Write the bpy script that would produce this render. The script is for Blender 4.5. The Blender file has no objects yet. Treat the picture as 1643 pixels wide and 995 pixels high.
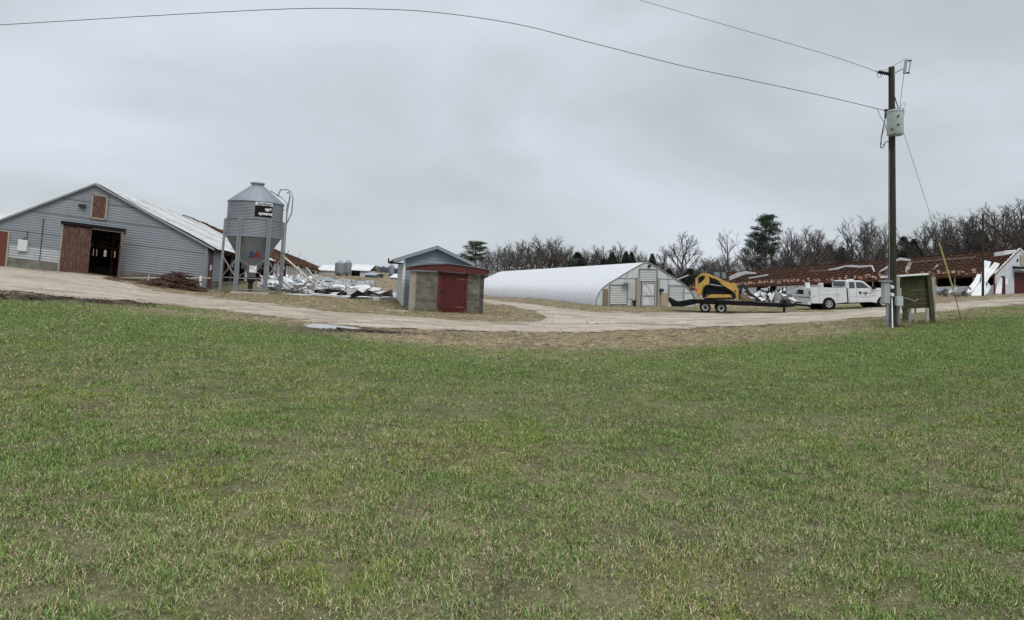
import bpy, bmesh, math, random
import numpy as np
from mathutils import Vector, Matrix

# ------------------------------------------------------------------ camera, sky, sun, exposure
SC = bpy.context.scene
COL = SC.collection
W0, H0, F = 1643.0, 995.0, 979.0
EYE = 1.9
SHIFT = -119.7 / 1643.0
RM = Matrix.Rotation(math.radians(94.1), 4, 'X') @ Matrix.Rotation(math.radians(2.4), 4, 'Z')
cam = bpy.data.cameras.new('camera')
cam.sensor_width = 36.0
cam.lens = 36.0 * F / W0
cam.shift_y = SHIFT
cam.clip_start = 0.1
cam.clip_end = 3000
camo = bpy.data.objects.new('camera', cam)
camo.matrix_world = Matrix.Translation((0, 0, EYE)) @ RM
COL.objects.link(camo)
SC.camera = camo

wd = bpy.data.worlds.new('World'); SC.world = wd; wd.use_nodes = True
nt = wd.node_tree; nt.nodes.clear()
out = nt.nodes.new('ShaderNodeOutputWorld')
sky = nt.nodes.new('ShaderNodeTexSky'); sky.sky_type = 'NISHITA'; sky.sun_disc = False
SUN_EL, SUN_AZ = math.radians(50), math.radians(150)
sky.sun_elevation = SUN_EL; sky.sun_rotation = SUN_AZ
bg1 = nt.nodes.new('ShaderNodeBackground'); bg1.inputs[1].default_value = 0.1
nt.links.new(sky.outputs[0], bg1.inputs[0])
tc = nt.nodes.new('ShaderNodeTexCoord')
mp = nt.nodes.new('ShaderNodeMapping'); mp.inputs['Scale'].default_value = (1.2, 1.2, 2.3); mp.inputs['Location'].default_value = (0.35, 0.2, 0.1)
nt.links.new(tc.outputs['Generated'], mp.inputs[0])
n1 = nt.nodes.new('ShaderNodeTexNoise'); n1.inputs['Scale'].default_value = 1.7; n1.inputs['Detail'].default_value = 5; n1.inputs['Roughness'].default_value = 0.5; n1.inputs['Distortion'].default_value = 0.4
nt.links.new(mp.outputs[0], n1.inputs[0])
cr = nt.nodes.new('ShaderNodeValToRGB')
cr.color_ramp.elements[0].position = 0.33; cr.color_ramp.elements[0].color = (0.53, 0.578, 0.608, 1)
cr.color_ramp.elements[1].position = 0.66; cr.color_ramp.elements[1].color = (0.715, 0.77, 0.85, 1)
nt.links.new(n1.outputs[0], cr.inputs[0])
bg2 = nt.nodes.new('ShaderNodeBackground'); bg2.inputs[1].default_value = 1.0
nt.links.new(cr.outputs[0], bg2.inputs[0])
# an overcast sky is brighter overhead than near the horizon
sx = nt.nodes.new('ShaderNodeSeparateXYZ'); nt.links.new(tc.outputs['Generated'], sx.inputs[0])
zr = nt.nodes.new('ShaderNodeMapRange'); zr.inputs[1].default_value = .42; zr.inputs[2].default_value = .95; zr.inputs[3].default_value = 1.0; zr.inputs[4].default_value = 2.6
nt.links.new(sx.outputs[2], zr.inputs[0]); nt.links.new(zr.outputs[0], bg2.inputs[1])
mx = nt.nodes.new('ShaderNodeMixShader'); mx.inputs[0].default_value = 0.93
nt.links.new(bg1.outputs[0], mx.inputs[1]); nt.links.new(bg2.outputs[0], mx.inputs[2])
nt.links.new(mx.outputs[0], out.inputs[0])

sl = bpy.data.lights.new('sun', 'SUN'); sl.energy = 1.5; sl.angle = math.radians(22); sl.color = (1, 0.97, 0.92)
so = bpy.data.objects.new('sun', sl)
sd = Vector((math.sin(SUN_AZ) * math.cos(SUN_EL), math.cos(SUN_AZ) * math.cos(SUN_EL), math.sin(SUN_EL)))
so.rotation_euler = sd.to_track_quat('Z', 'Y').to_euler(); so.location = (0, 0, 30)
COL.objects.link(so)
SC.view_settings.view_transform = 'Standard'; SC.view_settings.look = 'None'
SC.view_settings.exposure = 0.0; SC.view_settings.gamma = 1.0; SC.view_settings.use_curve_mapping = False

# ------------------------------------------------------------------ picking points in the place
R3 = np.array(RM.to_3x3()); CP = np.array([0, 0, EYE])
rng = np.random.default_rng(7); random.seed(7)

def rays(px, py):
    px = np.asarray(px, float); py = np.asarray(py, float)
    v = np.stack([(px - W0 / 2) / F, (H0 / 2 + SHIFT * W0 - py) / F, -np.ones_like(px * py)], -1) @ R3.T
    return v / v[..., 1:2]
def pix(px, py, D):
    return CP + rays(px, py) * np.asarray(D, float)[..., None]
def V(px, py, D): return Vector(pix(px, py, float(D)))
def proj(P):
    v = (np.asarray(P, float) - CP) @ R3
    return W0 / 2 + F * v[..., 0] / -v[..., 2], H0 / 2 + SHIFT * W0 - F * v[..., 1] / -v[..., 2]
def hz(px):
    x = np.clip(px, -150, 1800)
    return 455 - 77 * (1 - np.cos((1300 - x) / 850))
HX = [0, 144, 189, 328, 400, 520, 640, 1144, 1331, 1418, 1643]
HV = [1.75, 1.76, 1.93, 2.19, 2.05, 1.95, 1.9, 1.98, 1.8, 1.66, 1.75]
BUMPS = [(778, 70, 66, .30, 7.0), (1180, 130, 140, .35, 10.0)]
def py_ground(px, D):
    px = np.asarray(px, float); D = np.asarray(D, float)
    w = np.clip((D - 12) / 18, 0, 1); w = w * w * (3 - 2 * w)
    h = 1.9 + (np.interp(px, HX, HV) - 1.9) * w
    y = hz(px) + F * h / D
    for x0, sx, D0, sd_, a in BUMPS:
        y = y + a * np.exp(-((px - x0) / sx) ** 2 - (np.log(D / D0) / sd_) ** 2)
    return y
def gpt(px, D):
    return pix(px, py_ground(px, D), D)
def gd(px, py):
    lo, hi = math.log(1.5), math.log(400)
    for _ in range(40):
        m = (lo + hi) / 2
        if py_ground(px, math.exp(m)) > py: lo = m
        else: hi = m
    return math.exp(lo)
def G(px, py): return V(px, py, gd(px, py))
def gz(X, Y):
    X = np.asarray(X, float); Y = np.asarray(Y, float); z = np.zeros_like(X * Y)
    for _ in range(5):
        px, _p = proj(np.stack([X + 0 * z, Y + 0 * z, z], -1))
        z = gpt(px, Y + 0 * z)[..., 2]
    return z
def on_ground(X, Y, dz=0.0): return Vector((X, Y, float(gz(X, Y)) + dz))
def z_at(X, Y, py):
    lo, hi = -20.0, 60.0
    for _ in range(40):
        m = (lo + hi) / 2
        if proj([X, Y, m])[1] > py: lo = m
        else: hi = m
    return lo
def frame_at(px, py, O, e):
    """(a, z) of the pixel's ray in the upright plane O + a*e + z*Z"""
    d = rays(px, py)
    A = np.column_stack([np.array(e), [0, 0, 1], -d]); r = np.linalg.solve(A, CP - np.array(O))
    return r[0], r[1]

def _h(ix, iy, s):
    n = (ix.astype(np.int64) * 374761393 + iy.astype(np.int64) * 668265263 + s * 974711) & 0x7fffffff
    n = ((n ^ (n >> 13)) * 1274126177) & 0x7fffffff
    return ((n ^ (n >> 16)) & 0xffff) / 65535.0
def vnoise(x, y, s=0):
    xi = np.floor(x); yi = np.floor(y); fx = x - xi; fy = y - yi
    fx = fx * fx * (3 - 2 * fx); fy = fy * fy * (3 - 2 * fy)
    a = _h(xi, yi, s); b = _h(xi + 1, yi, s); c = _h(xi, yi + 1, s); d = _h(xi + 1, yi + 1, s)
    return (a * (1 - fx) + b * fx) * (1 - fy) + (c * (1 - fx) + d * fx) * fy
def fbm(x, y, s=0, o=4):
    t = 0; a = .5; n = 0
    for i in range(o):
        t = t + a * vnoise(x, y, s + i); n += a; a *= .5; x = x * 2.03 + 3.1; y = y * 2.03 + 1.7
    return t / n
def sstep(a, b, x):
    t = np.clip((x - a) / (b - a), 0, 1); return t * t * (3 - 2 * t)

# ------------------------------------------------------------------ materials
MATS = {}
def mat(name, col, rough=.7, var=.25, scale=3.0, metal=0.0, stain=None, stain_amt=.5, stain_scale=1.2, bump=0.0, bscale=40, stretch=(1, 1, 1), spec=.35, attr=None, streak=None):
    if name in MATS: return MATS[name]
    m = bpy.data.materials.new(name); m.use_nodes = True; t = m.node_tree; N = t.nodes; L = t.links
    b = N['Principled BSDF']; b.inputs['Roughness'].default_value = rough; b.inputs['Metallic'].default_value = metal
    b.inputs['Specular IOR Level'].default_value = spec
    tc = N.new('ShaderNodeTexCoord'); mp = N.new('ShaderNodeMapping'); mp.inputs['Scale'].default_value = stretch
    L.new(tc.outputs['Object'], mp.inputs[0])
    if attr:
        a = N.new('ShaderNodeAttribute'); a.attribute_name = attr; base = a.outputs['Color']
    else:
        r = N.new('ShaderNodeRGB'); r.outputs[0].default_value = (*col, 1); base = r.outputs[0]
    def mul(src, noise_scale, amt, det=5, st=mp):
        n = N.new('ShaderNodeTexNoise'); n.inputs['Scale'].default_value = noise_scale; n.inputs['Detail'].default_value = det; n.inputs['Roughness'].default_value = .65
        L.new(st.outputs[0], n.inputs[0])
        mr = N.new('ShaderNodeMapRange'); mr.inputs[1].default_value = .3; mr.inputs[2].default_value = .7; mr.inputs[3].default_value = 1 - amt; mr.inputs[4].default_value = 1 + amt * .8
        L.new(n.outputs[0], mr.inputs[0])
        x = N.new('ShaderNodeMix'); x.data_type = 'RGBA'; x.blend_type = 'MULTIPLY'; x.inputs[0].default_value = 1
        L.new(src, x.inputs[6]); L.new(mr.outputs[0], x.inputs[7]); return x.outputs[2]
    if var > 0: base = mul(base, scale, var)
    if stain:
        n = N.new('ShaderNodeTexNoise'); n.inputs['Scale'].default_value = stain_scale; n.inputs['Detail'].default_value = 7; n.inputs['Roughness'].default_value = .7
        L.new(mp.outputs[0], n.inputs[0])
        mr = N.new('ShaderNodeMapRange'); mr.inputs[1].default_value = .48; mr.inputs[2].default_value = .68; mr.inputs[4].default_value = stain_amt
        L.new(n.outputs[0], mr.inputs[0])
        x = N.new('ShaderNodeMix'); x.data_type = 'RGBA'; L.new(mr.outputs[0], x.inputs[0]); L.new(base, x.inputs[6]); x.inputs[7].default_value = (*stain, 1); base = x.outputs[2]
    L.new(base, b.inputs['Base Color'])
    if bump > 0:
        n = N.new('ShaderNodeTexNoise'); n.inputs['Scale'].default_value = bscale; n.inputs['Detail'].default_value = 4; L.new(mp.outputs[0], n.inputs[0])
        bp = N.new('ShaderNodeBump'); bp.inputs['Strength'].default_value = bump; bp.inputs['Distance'].default_value = .02
        L.new(n.outputs[0], bp.inputs['Height']); L.new(bp.outputs[0], b.inputs['Normal'])
    MATS[name] = m; return m

GALV = mat('galvanised', (.225, .243, .268), .5, .2, .9, .15, (.13, .14, .155), .6, .45, stretch=(1, 1, .6), spec=.4)
GALVD = mat('galvanised_dull', (.25, .265, .28), .5, .15, 2, .2)
HOPPER = mat('hopper_steel', (.22, .24, .25), .45, .12, 1.5, .3, stretch=(1, 1, .4))
WHITEM = mat('white_metal', (.60, .61, .61), .45, .12, 2.5, 0, (.22, .19, .16), .6, 1.3)
ROOFW = mat('weathered_white_roof', (.50, .50, .485), .5, .15, 3, 0, (.22, .19, .15), .75, 1.4, stretch=(1.6, .35, 1))
SHEETG = mat('grey_sheet_underside', (.25, .265, .28), .5, .25, 2)
REDOLD = mat('old_red_boards', (.082, .036, .028), .8, .35, 5, 0, (.22, .15, .125), .6, 5, stretch=(4, 4, .7))
REDP = mat('red_painted_boards', (.075, .007, .008), .6, .25, 3, 0, (.055, .012, .012), .7, 4, stretch=(3, 3, .6))
REDTRIM = mat('red_trim', (.085, .018, .014), .7, .25, 4, 0, (.1, .05, .04), .5, 6)
RUST = mat('rusty_wood', (.17, .065, .04), .85, .45, 3, 0, (.30, .17, .09), .6, 4)
RUSTD = mat('dark_rafter', (.06, .032, .022), .9, .4, 4)
LATH = mat('lath_boards', (.165, .066, .044), .85, .6, 1.1, 0, (.33, .17, .11), .75, .8)
INSUL = mat('insulation_batts', (.19, .10, .06), .95, .5, 2.0, 0, (.46, .33, .23), .8, 1.0)
CONC = mat('concrete_footing', (.17, .16, .135), .9, .45, 1.6, 0, (.055, .06, .035), .85, 1.1, bump=.4)
WOODG = mat('grey_wood', (.30, .27, .22), .85, .25, 6, stretch=(5, 5, .6))
WOODP = mat('pale_wood', (.42, .38, .30), .85, .25, 5)
MOSS = mat('mossy_boards', (.045, .04, .02), .9, .35, 4, 0, (.055, .08, .018), .8, 2.5, stretch=(1, 1, 2.5))
POLEM = mat('weathered_pole', (.027, .026, .015), .9, .4, 3, 0, (.07, .07, .045), .6, 5, stretch=(6, 6, .25), bump=.5, bscale=20)
BLACK = mat('black_steel', (.008, .008, .009), .6, .2, 4, spec=.12)
DARK = mat('dark_metal', (.032, .032, .033), .6, .2, 4, spec=.2)
RUBBER = mat('tyre_rubber', (.012, .012, .012), .9, .2, 9, spec=.1)
YEL = mat('yellow_paint', (.50, .31, .07), .4, .14, 3, 0, (.20, .13, .05), .65, 4)
TRUCKW = mat('white_truck_paint', (.60, .61, .62), .25, .04, 2, 0, (.5, .47, .42), .25, 1.2, spec=.5)
CHROME = mat('wheel_rim', (.6, .6, .6), .3, .1, 4, .6)
PORC = mat('insulator_grey', (.3, .3, .32), .4, .1, 5)
TRANSF = mat('transformer_grey', (.40, .43, .42), .5, .1, 2, 0, (.28, .26, .22), .4, 3)
BRBARK = mat('bark', (.085, .075, .065), .95, .35, .6)
BRTWIG = mat('twigs', (.085, .072, .066), .95, .25, .15)
NEEDLE = mat('pine_needles', (.036, .058, .026), .9, .4, .35)
NEEDLED = mat('evergreen_leaves', (.026, .036, .02), .9, .35, .35)
THICK = mat('thicket_twigs', (.065, .055, .05), .95, .45, .12)
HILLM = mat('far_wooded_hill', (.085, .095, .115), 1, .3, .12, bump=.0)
SIDING = mat('blue_grey_siding', (.235, .285, .33), .6, .08, 1.5)
TRIMW = mat('white_trim', (.72, .73, .72), .5, .08, 2)
SHING = mat('shingles', (.14, .15, .16), .9, .3, 8)
FILM = mat('greenhouse_film', (.58, .575, .59), .4, .06, .5, 0, (.44, .44, .42), .4, .5, spec=.4, stretch=(1, 1, .4))
FILMW = mat('greenhouse_end_film', (.50, .535, .52), .5, .12, 1.5, 0, (.45, .48, .46), .35, 1)
LOUV = mat('louvre_grey', (.44, .455, .44), .6, .1, 4)
PLY = mat('plywood_tan', (.36, .29, .20), .85, .2, 3)
CURT = mat('white_curtain', (.62, .63, .64), .7, .2, 2, 0, (.3, .29, .28), .5, 1.5)
PALEB = mat('pale_blue_metal', (.50, .54, .58), .5, .12, 1.5, 0, (.33, .35, .38), .4, 1.2)
HANGW = mat('hanging_white', (.66, .67, .68), .45, .1, 2, 0, (.35, .33, .30), .4, 1.0)
WIREM = mat('wire_dark', (.06, .06, .065), .6, 0)
YGUARD = mat('yellow_guard', (.52, .50, .20), .6, .1, 2)
SCRAPM = mat('rusty_scrap', (.075, .042, .03), .85, .5, 5, 0, (.16, .08, .045), .5, 3)
BLUEP = mat('blue_paint', (.03, .09, .33), .5, 0)
REDL = mat('red_paint', (.45, .03, .03), .5, 0)
WHITEP = mat('white_paint', (.8, .8, .8), .5, 0)
BLACKP = mat('black_paint', (.01, .01, .011), .6, 0, spec=.12)
OLIVE = mat('emblem_olive', (.12, .11, .03), .5, 0)
def glass():
    m = bpy.data.materials.new('tinted_glass'); m.use_nodes = True; b = m.node_tree.nodes['Principled BSDF']
    b.inputs['Base Color'].default_value = (.03, .045, .05, 1); b.inputs['Roughness'].default_value = .08; b.inputs['Specular IOR Level'].default_value = .8; return m
GLASS = glass()
def cblock():
    m = bpy.data.materials.new('block_wall'); m.use_nodes = True; t = m.node_tree; N = t.nodes; L = t.links; b = N['Principled BSDF']
    b.inputs['Roughness'].default_value = .95
    uv = N.new('ShaderNodeUVMap'); br = N.new('ShaderNodeTexBrick'); L.new(uv.outputs[0], br.inputs[0])
    br.inputs['Color1'].default_value = (.15, .14, .112, 1); br.inputs['Color2'].default_value = (.06, .058, .048, 1); br.inputs['Mortar'].default_value = (.17, .158, .125, 1)
    br.inputs['Scale'].default_value = 1; br.inputs['Mortar Size'].default_value = .012; br.inputs['Brick Width'].default_value = .4; br.inputs['Row Height'].default_value = .2; br.inputs['Bias'].default_value = -.25
    n = N.new('ShaderNodeTexNoise'); n.inputs['Scale'].default_value = 3; n.inputs['Detail'].default_value = 8; n.inputs['Roughness'].default_value = .7; L.new(uv.outputs[0], n.inputs[0])
    mr = N.new('ShaderNodeMapRange'); mr.inputs[1].default_value = .3; mr.inputs[2].default_value = .7; mr.inputs[3].default_value = .6; mr.inputs[4].default_value = 1.4; L.new(n.outputs[0], mr.inputs[0])
    x = N.new('ShaderNodeMix'); x.data_type = 'RGBA'; x.blend_type = 'MULTIPLY'; x.inputs[0].default_value = 1; L.new(br.outputs[0], x.inputs[6]); L.new(mr.outputs[0], x.inputs[7]); L.new(x.outputs[2], b.inputs[0])
    bp = N.new('ShaderNodeBump'); bp.inputs['Strength'].default_value = .6; bp.inputs['Distance'].default_value = .01; bp.invert = True; L.new(br.outputs[1], bp.inputs['Height']); L.new(bp.outputs[0], b.inputs['Normal'])
    return m
BLOCK = cblock()
def water():
    m = bpy.data.materials.new('puddle_water'); m.use_nodes = True; b = m.node_tree.nodes['Principled BSDF']
    b.inputs['Base Color'].default_value = (.30, .29, .27, 1); b.inputs['Roughness'].default_value = .02; b.inputs['Specular IOR Level'].default_value = 1.0; b.inputs['IOR'].default_value = 1.9; return m
WATER = water()

# ------------------------------------------------------------------ mesh helpers
BASE = {}
def props(o, label=None, cat=None, group=None, kind=None):
    if label: o['label'] = label
    if cat: o['category'] = cat
    if group: o['group'] = group
    if kind: o['kind'] = kind
    return o
def thing(name, label, cat, base, group=None, local=False, rz=0.0):
    o = bpy.data.objects.new(name, None); COL.objects.link(o); o.location = base; o.empty_display_size = .3
    o.rotation_euler = (0, 0, rz); BASE[o.name] = Vector((0, 0, 0)) if local else Vector(base)
    return props(o, label, cat, group)
class MB:
    def __init__(s): s.v = []; s.f = []; s.uv = None
    def add(s, vs, fs):
        k = len(s.v); s.v += [tuple(v) for v in vs]; s.f += [tuple(i + k for i in f) for f in fs]; return s
    def quad(s, a, b, c, d): return s.add([a, b, c, d], [(0, 1, 2, 3)])
    def hexa(s, p):
        return s.add(p, [(0, 3, 2, 1), (4, 5, 6, 7), (0, 1, 5, 4), (1, 2, 6, 5), (2, 3, 7, 6), (3, 0, 4, 7)])
    def box(s, x0, x1, y0, y1, z0, z1, M=None):
        p = [Vector(q) for q in ((x0, y0, z0), (x1, y0, z0), (x1, y1, z0), (x0, y1, z0), (x0, y0, z1), (x1, y0, z1), (x1, y1, z1), (x0, y1, z1))]
        if M is not None: p = [M @ q for q in p]
        return s.hexa(p)
    def bar(s, a, b, w, h=None, up=Vector((0, 0, 1))):
        a = Vector(a); b = Vector(b); h = w if h is None else h; d = (b - a).normalized()
        if abs(d.dot(up)) > .98: up = Vector((0, 1, 0))
        x = d.cross(up).normalized() * w / 2; y = x.cross(d).normalized() * h / 2
        return s.hexa([a - x - y, a + x - y, a + x + y, a - x + y, b - x - y, b + x - y, b + x + y, b - x + y])
    def tube(s, pts, r, n=8, cap=True):
        pts = [Vector(p) for p in pts]; k0 = len(s.v)
        if not hasattr(r, '__len__'): r = [r] * len(pts)
        up = Vector((0, 0, 1)); prev = None
        for i, p in enumerate(pts):
            d = (pts[min(i + 1, len(pts) - 1)] - pts[max(i - 1, 0)]).normalized()
            if prev is None: x = d.cross(up if abs(d.z) < .95 else Vector((1, 0, 0))).normalized()
            else:
                x = prev - d * prev.dot(d)
                x = x.normalized() if x.length > 1e-6 else prev
            prev = x; y = d.cross(x)
            for j in range(n):
                t = 2 * math.pi * j / n; q = p + (x * math.cos(t) + y * math.sin(t)) * r[i]; s.v.append(tuple(q))
        for i in range(len(pts) - 1):
            for j in range(n):
                a = k0 + i * n + j; b = k0 + i * n + (j + 1) % n; s.f.append((a, b, b + n, a + n))
        if cap and n > 2:
            s.f.append(tuple(k0 + j for j in range(n))[::-1]); s.f.append(tuple(k0 + (len(pts) - 1) * n + j for j in range(n)))
        return s
    def lathe(s, prof, c=(0, 0, 0), n=32, axis='Z', cap=True):
        c = Vector(c); k0 = len(s.v)
        for r, z in prof:
            for j in range(n):
                t = 2 * math.pi * j / n; a, b = r * math.cos(t), r * math.sin(t)
                q = Vector((a, b, z)) if axis == 'Z' else (Vector((a, z, b)) if axis == 'Y' else Vector((z, a, b)))
                s.v.append(tuple(c + q))
        for i in range(len(prof) - 1):
            for j in range(n):
                a = k0 + i * n + j; b = k0 + i * n + (j + 1) % n; s.f.append((a, b, b + n, a + n))
        if cap:
            s.f.append(tuple(k0 + j for j in range(n))[::-1]); s.f.append(tuple(k0 + (len(prof) - 1) * n + j for j in range(n)))
        return s
    def prism(s, poly, d):
        """polygon of 3D points pushed by vector d"""
        n = len(poly); d = Vector(d); k = len(s.v)
        s.v += [tuple(Vector(p)) for p in poly] + [tuple(Vector(p) + d) for p in poly]
        s.f.append(tuple(k + i for i in range(n))); s.f.append(tuple(k + n + i for i in range(n))[::-1])
        for i in range(n): s.f.append((k + i, k + n + i, k + n + (i + 1) % n, k + (i + 1) % n))
        return s
    def build(s, name, m, parent=None, smooth=False, bevel=0.0, base=None, solid=0.0):
        b = BASE.get(parent.name, Vector((0, 0, 0))) if parent is not None else Vector(base if base is not None else (0, 0, 0))
        me = bpy.data.meshes.new(name)
        me.from_pydata([(v[0] - b.x, v[1] - b.y, v[2] - b.z) for v in s.v], [], s.f)
        me.materials.append(m)
        if solid or bevel or True:
            bm = bmesh.new(); bm.from_mesh(me); bmesh.ops.recalc_face_normals(bm, faces=bm.faces)
            if solid: bmesh.ops.solidify(bm, geom=list(bm.faces), thickness=solid)
            if bevel: bmesh.ops.bevel(bm, geom=list(bm.edges), offset=bevel, segments=2, affect='EDGES', clamp_overlap=True)
            bm.to_mesh(me); bm.free()
        if smooth:
            me.shade_smooth()
            try: me.set_sharp_from_angle(angle=math.radians(40))
            except Exception: pass
        o = bpy.data.objects.new(name, me); COL.objects.link(o)
        if parent is not None: o.parent = parent; BASE[o.name] = b
        else: o.location = b
        return o
def build_each(mb, name, m, parent=None, **kw):
    par = list(range(len(mb.v)))
    def find(i):
        while par[i] != i: par[i] = par[par[i]]; i = par[i]
        return i
    for f in mb.f:
        r0 = find(f[0])
        for v in f[1:]: par[find(v)] = r0
    groups = {}
    for f in mb.f: groups.setdefault(find(f[0]), []).append(f)
    out = []
    for fs_ in groups.values():
        ids = sorted({i for f in fs_ for i in f}); mp_ = {i: k for k, i in enumerate(ids)}; q = MB(); q.v = [mb.v[i] for i in ids]; q.f = [tuple(mp_[i] for i in f) for f in fs_]; out.append(q.build(name, m, parent, **kw))
    return out
def text(body, m, parent, pos, xdir, ydir, size, name='lettering', bold=0.0, align='CENTER'):
    cu = bpy.data.curves.new('t', 'FONT'); cu.body = body; cu.size = size; cu.align_x = align; cu.align_y = 'CENTER'; cu.extrude = .004; cu.offset = bold
    t = bpy.data.objects.new('t', cu); COL.objects.link(t)
    dg = bpy.context.evaluated_depsgraph_get(); me = bpy.data.meshes.new_from_object(t.evaluated_get(dg)); bpy.data.objects.remove(t)
    x = Vector(xdir).normalized(); y = Vector(ydir).normalized(); z = x.cross(y)
    M = Matrix((x, y, z)).transposed().to_4x4(); M.translation = Vector(pos) - BASE.get(parent.name, Vector())
    me.transform(M); me.materials.clear(); me.materials.append(m)
    o = bpy.data.objects.new(name, me); COL.objects.link(o); o.parent = parent; BASE[o.name] = BASE[parent.name]; return o
def copy_tree(o, parent=None):
    c = o.copy(); COL.objects.link(c); c.parent = parent; BASE[c.name] = BASE.get(o.name, Vector())
    for ch in [q for q in bpy.data.objects if q.parent == o]: copy_tree(ch, c)
    return c
def corr(mb, O, e, n, left, right, z0, z1, pitch, depth, holes=(), lap=False, step=4):
    """wall of horizontal corrugations (or lapped boards) between a=left(z) and a=right(z); holes = (a0,a1,z0,z1)"""
    O = Vector(O); e = Vector(e); n = Vector(n); Z = Vector((0, 0, 1))
    if lap: st = [(0, depth), (.92, 0.0), (1, depth)]; levels = [z0]; offs = [depth]
    zs = []; k = 0
    if lap:
        z = z0
        while z < z1: zs += [(z, depth), (min(z1, z + pitch * .93), 0.0)]; z += pitch
        zs.append((z1, 0.0))
    else:
        nn = max(2, int((z1 - z0) / pitch * step))
        zs = [(z0 + (z1 - z0) * i / nn, depth * .5 * (1 + math.sin(2 * math.pi * i / step))) for i in range(nn + 1)]
    for (za, oa), (zb, ob) in zip(zs[:-1], zs[1:]):
        if zb - za < 1e-5: continue
        zm = (za + zb) / 2; iv = [(None, None)]
        cuts = sorted((h[0], h[1]) for h in holes if h[2] < zm < h[3])
        seg = []; cur = None
        for c0, c1 in cuts: seg.append((cur, c0)); cur = c1
        seg.append((cur, None))
        for s0, s1 in seg:
            a0 = left(za) if s0 is None else s0; a1 = right(za) if s1 is None else s1
            b0 = left(zb) if s0 is None else s0; b1 = right(zb) if s1 is None else s1
            if a1 - a0 < .01: continue
            b1 = max(b1, b0)
            mb.quad(O + e * a0 + Z * za + n * oa, O + e * a1 + Z * za + n * oa, O + e * b1 + Z * zb + n * ob, O + e * b0 + Z * zb + n * ob)
    return mb
def slab(mb, O, e, n, a0, a1, z0, z1, d0, d1, dz=0):
    """box lying on an upright plane: a0..a1 along e, z0..z1 up, d0..d1 along the outward normal"""
    O = Vector(O); e = Vector(e); n = Vector(n); Z = Vector((0, 0, 1))
    P = lambda a, z, d: O + e * a + Z * z + n * d
    return mb.hexa([P(a0, z0, d0), P(a1, z0, d0), P(a1, z0, d1), P(a0, z0, d1), P(a0, z1, d0), P(a1, z1, d0), P(a1, z1, d1), P(a0, z1, d1)])
def crumple(c, L, Wd, rz, tilt=0.0, amp=.12, curl=.3, seed=0, nx=18, ny=5, ribs=True):
    """a bent sheet of roofing; c = centre on ground; returns MB"""
    r = np.random.default_rng(seed); mb = MB(); k = []
    ph = r.uniform(0, 6.28, 6); fr = r.uniform(.8, 2.6, 6)
    for i in range(nx + 1):
        u = i / nx
        for j in range(ny * 2 + 1):
            v = j / (ny * 2)
            tri = lambda t: 2 * abs(t / 3.14159 % 2 - 1) - 1
            x = (u - .5) * L; y = (v - .5) * Wd * (1 - .25 * abs(math.sin(ph[0] + u * 3)))
            z = amp * (1 + tri(ph[1] + fr[1] * 3 * u + v * 1.7)) + curl * (v - .5) ** 2 * 2 * math.sin(ph[2] + u * 4) + .6 * amp * tri(ph[3] + v * 5 + u * 11)
            z += tilt * (v) * Wd + (0.02 if (j % 2 and ribs) else 0)
            y += .25 * amp * math.sin(ph[4] + 5 * u)
            co, si = math.cos(rz), math.sin(rz)
            k.append((c[0] + x * co - y * si, c[1] + x * si + y * co, c[2] + max(.01, z + .03)))
    m = ny * 2 + 1
    mb.add(k, [(i * m + j, (i + 1) * m + j, (i + 1) * m + j + 1, i * m + j + 1) for i in range(nx) for j in range(m - 1)])
    return mb
# ------------------------------------------------------------------ ground, road, puddles, grass
ROAD = [[(-400, 300), (-400, 470), (-60, 460), (0, 466), (100, 476), (215, 487), (300, 492), (400, 504), (500, 517), (600, 527), (700, 531), (820, 533.5), (950, 533.5), (1100, 528), (1250, 521),
         (1400, 511), (1500, 501), (1643, 488), (2100, 450), (2100, 440), (1643, 476.5), (1500, 487), (1420, 493), (1300, 501), (1180, 503.5), (1060, 502), (957, 500), (900, 494), (850, 488), (779, 480.5), (700, 471), (700, 474), (779, 486.5), (820, 492), (860, 502),
         (876, 510), (866, 515), (800, 516.5), (740, 515), (650, 508), (560, 502), (470, 493), (400, 484), (330, 477), (270, 470), (225, 462), (190, 445), (0, 425), (-150, 380), (-300, 300)]]
def inpoly(x, y, P):
    ins = np.zeros(x.shape, bool); d = np.full(x.shape, 1e9); n = len(P)
    for i in range(n):
        x0, y0 = P[i]; x1, y1 = P[(i + 1) % n]
        c = ((y0 > y) != (y1 > y)) & (x < (x1 - x0) * (y - y0) / ((y1 - y0) if y1 != y0 else 1e-9) + x0); ins ^= c
        t = np.clip(((x - x0) * (x1 - x0) + (y - y0) * (y1 - y0)) / ((x1 - x0) ** 2 + (y1 - y0) ** 2), 0, 1)
        d = np.minimum(d, np.hypot(x - x0 - t * (x1 - x0), y - y0 - t * (y1 - y0)))
    return np.where(ins, d, -d)
GREEN_X = [-400, 0, 60, 130, 210, 300, 400, 500, 600, 700, 800, 900, 1000, 1100, 1200, 1300, 1400, 1500, 1643, 2000]
GREEN_Y = [472, 478, 480, 486, 493, 505, 518, 532, 547, 562, 571, 573, 569, 561, 553, 545, 535, 519, 501, 468]
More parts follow.
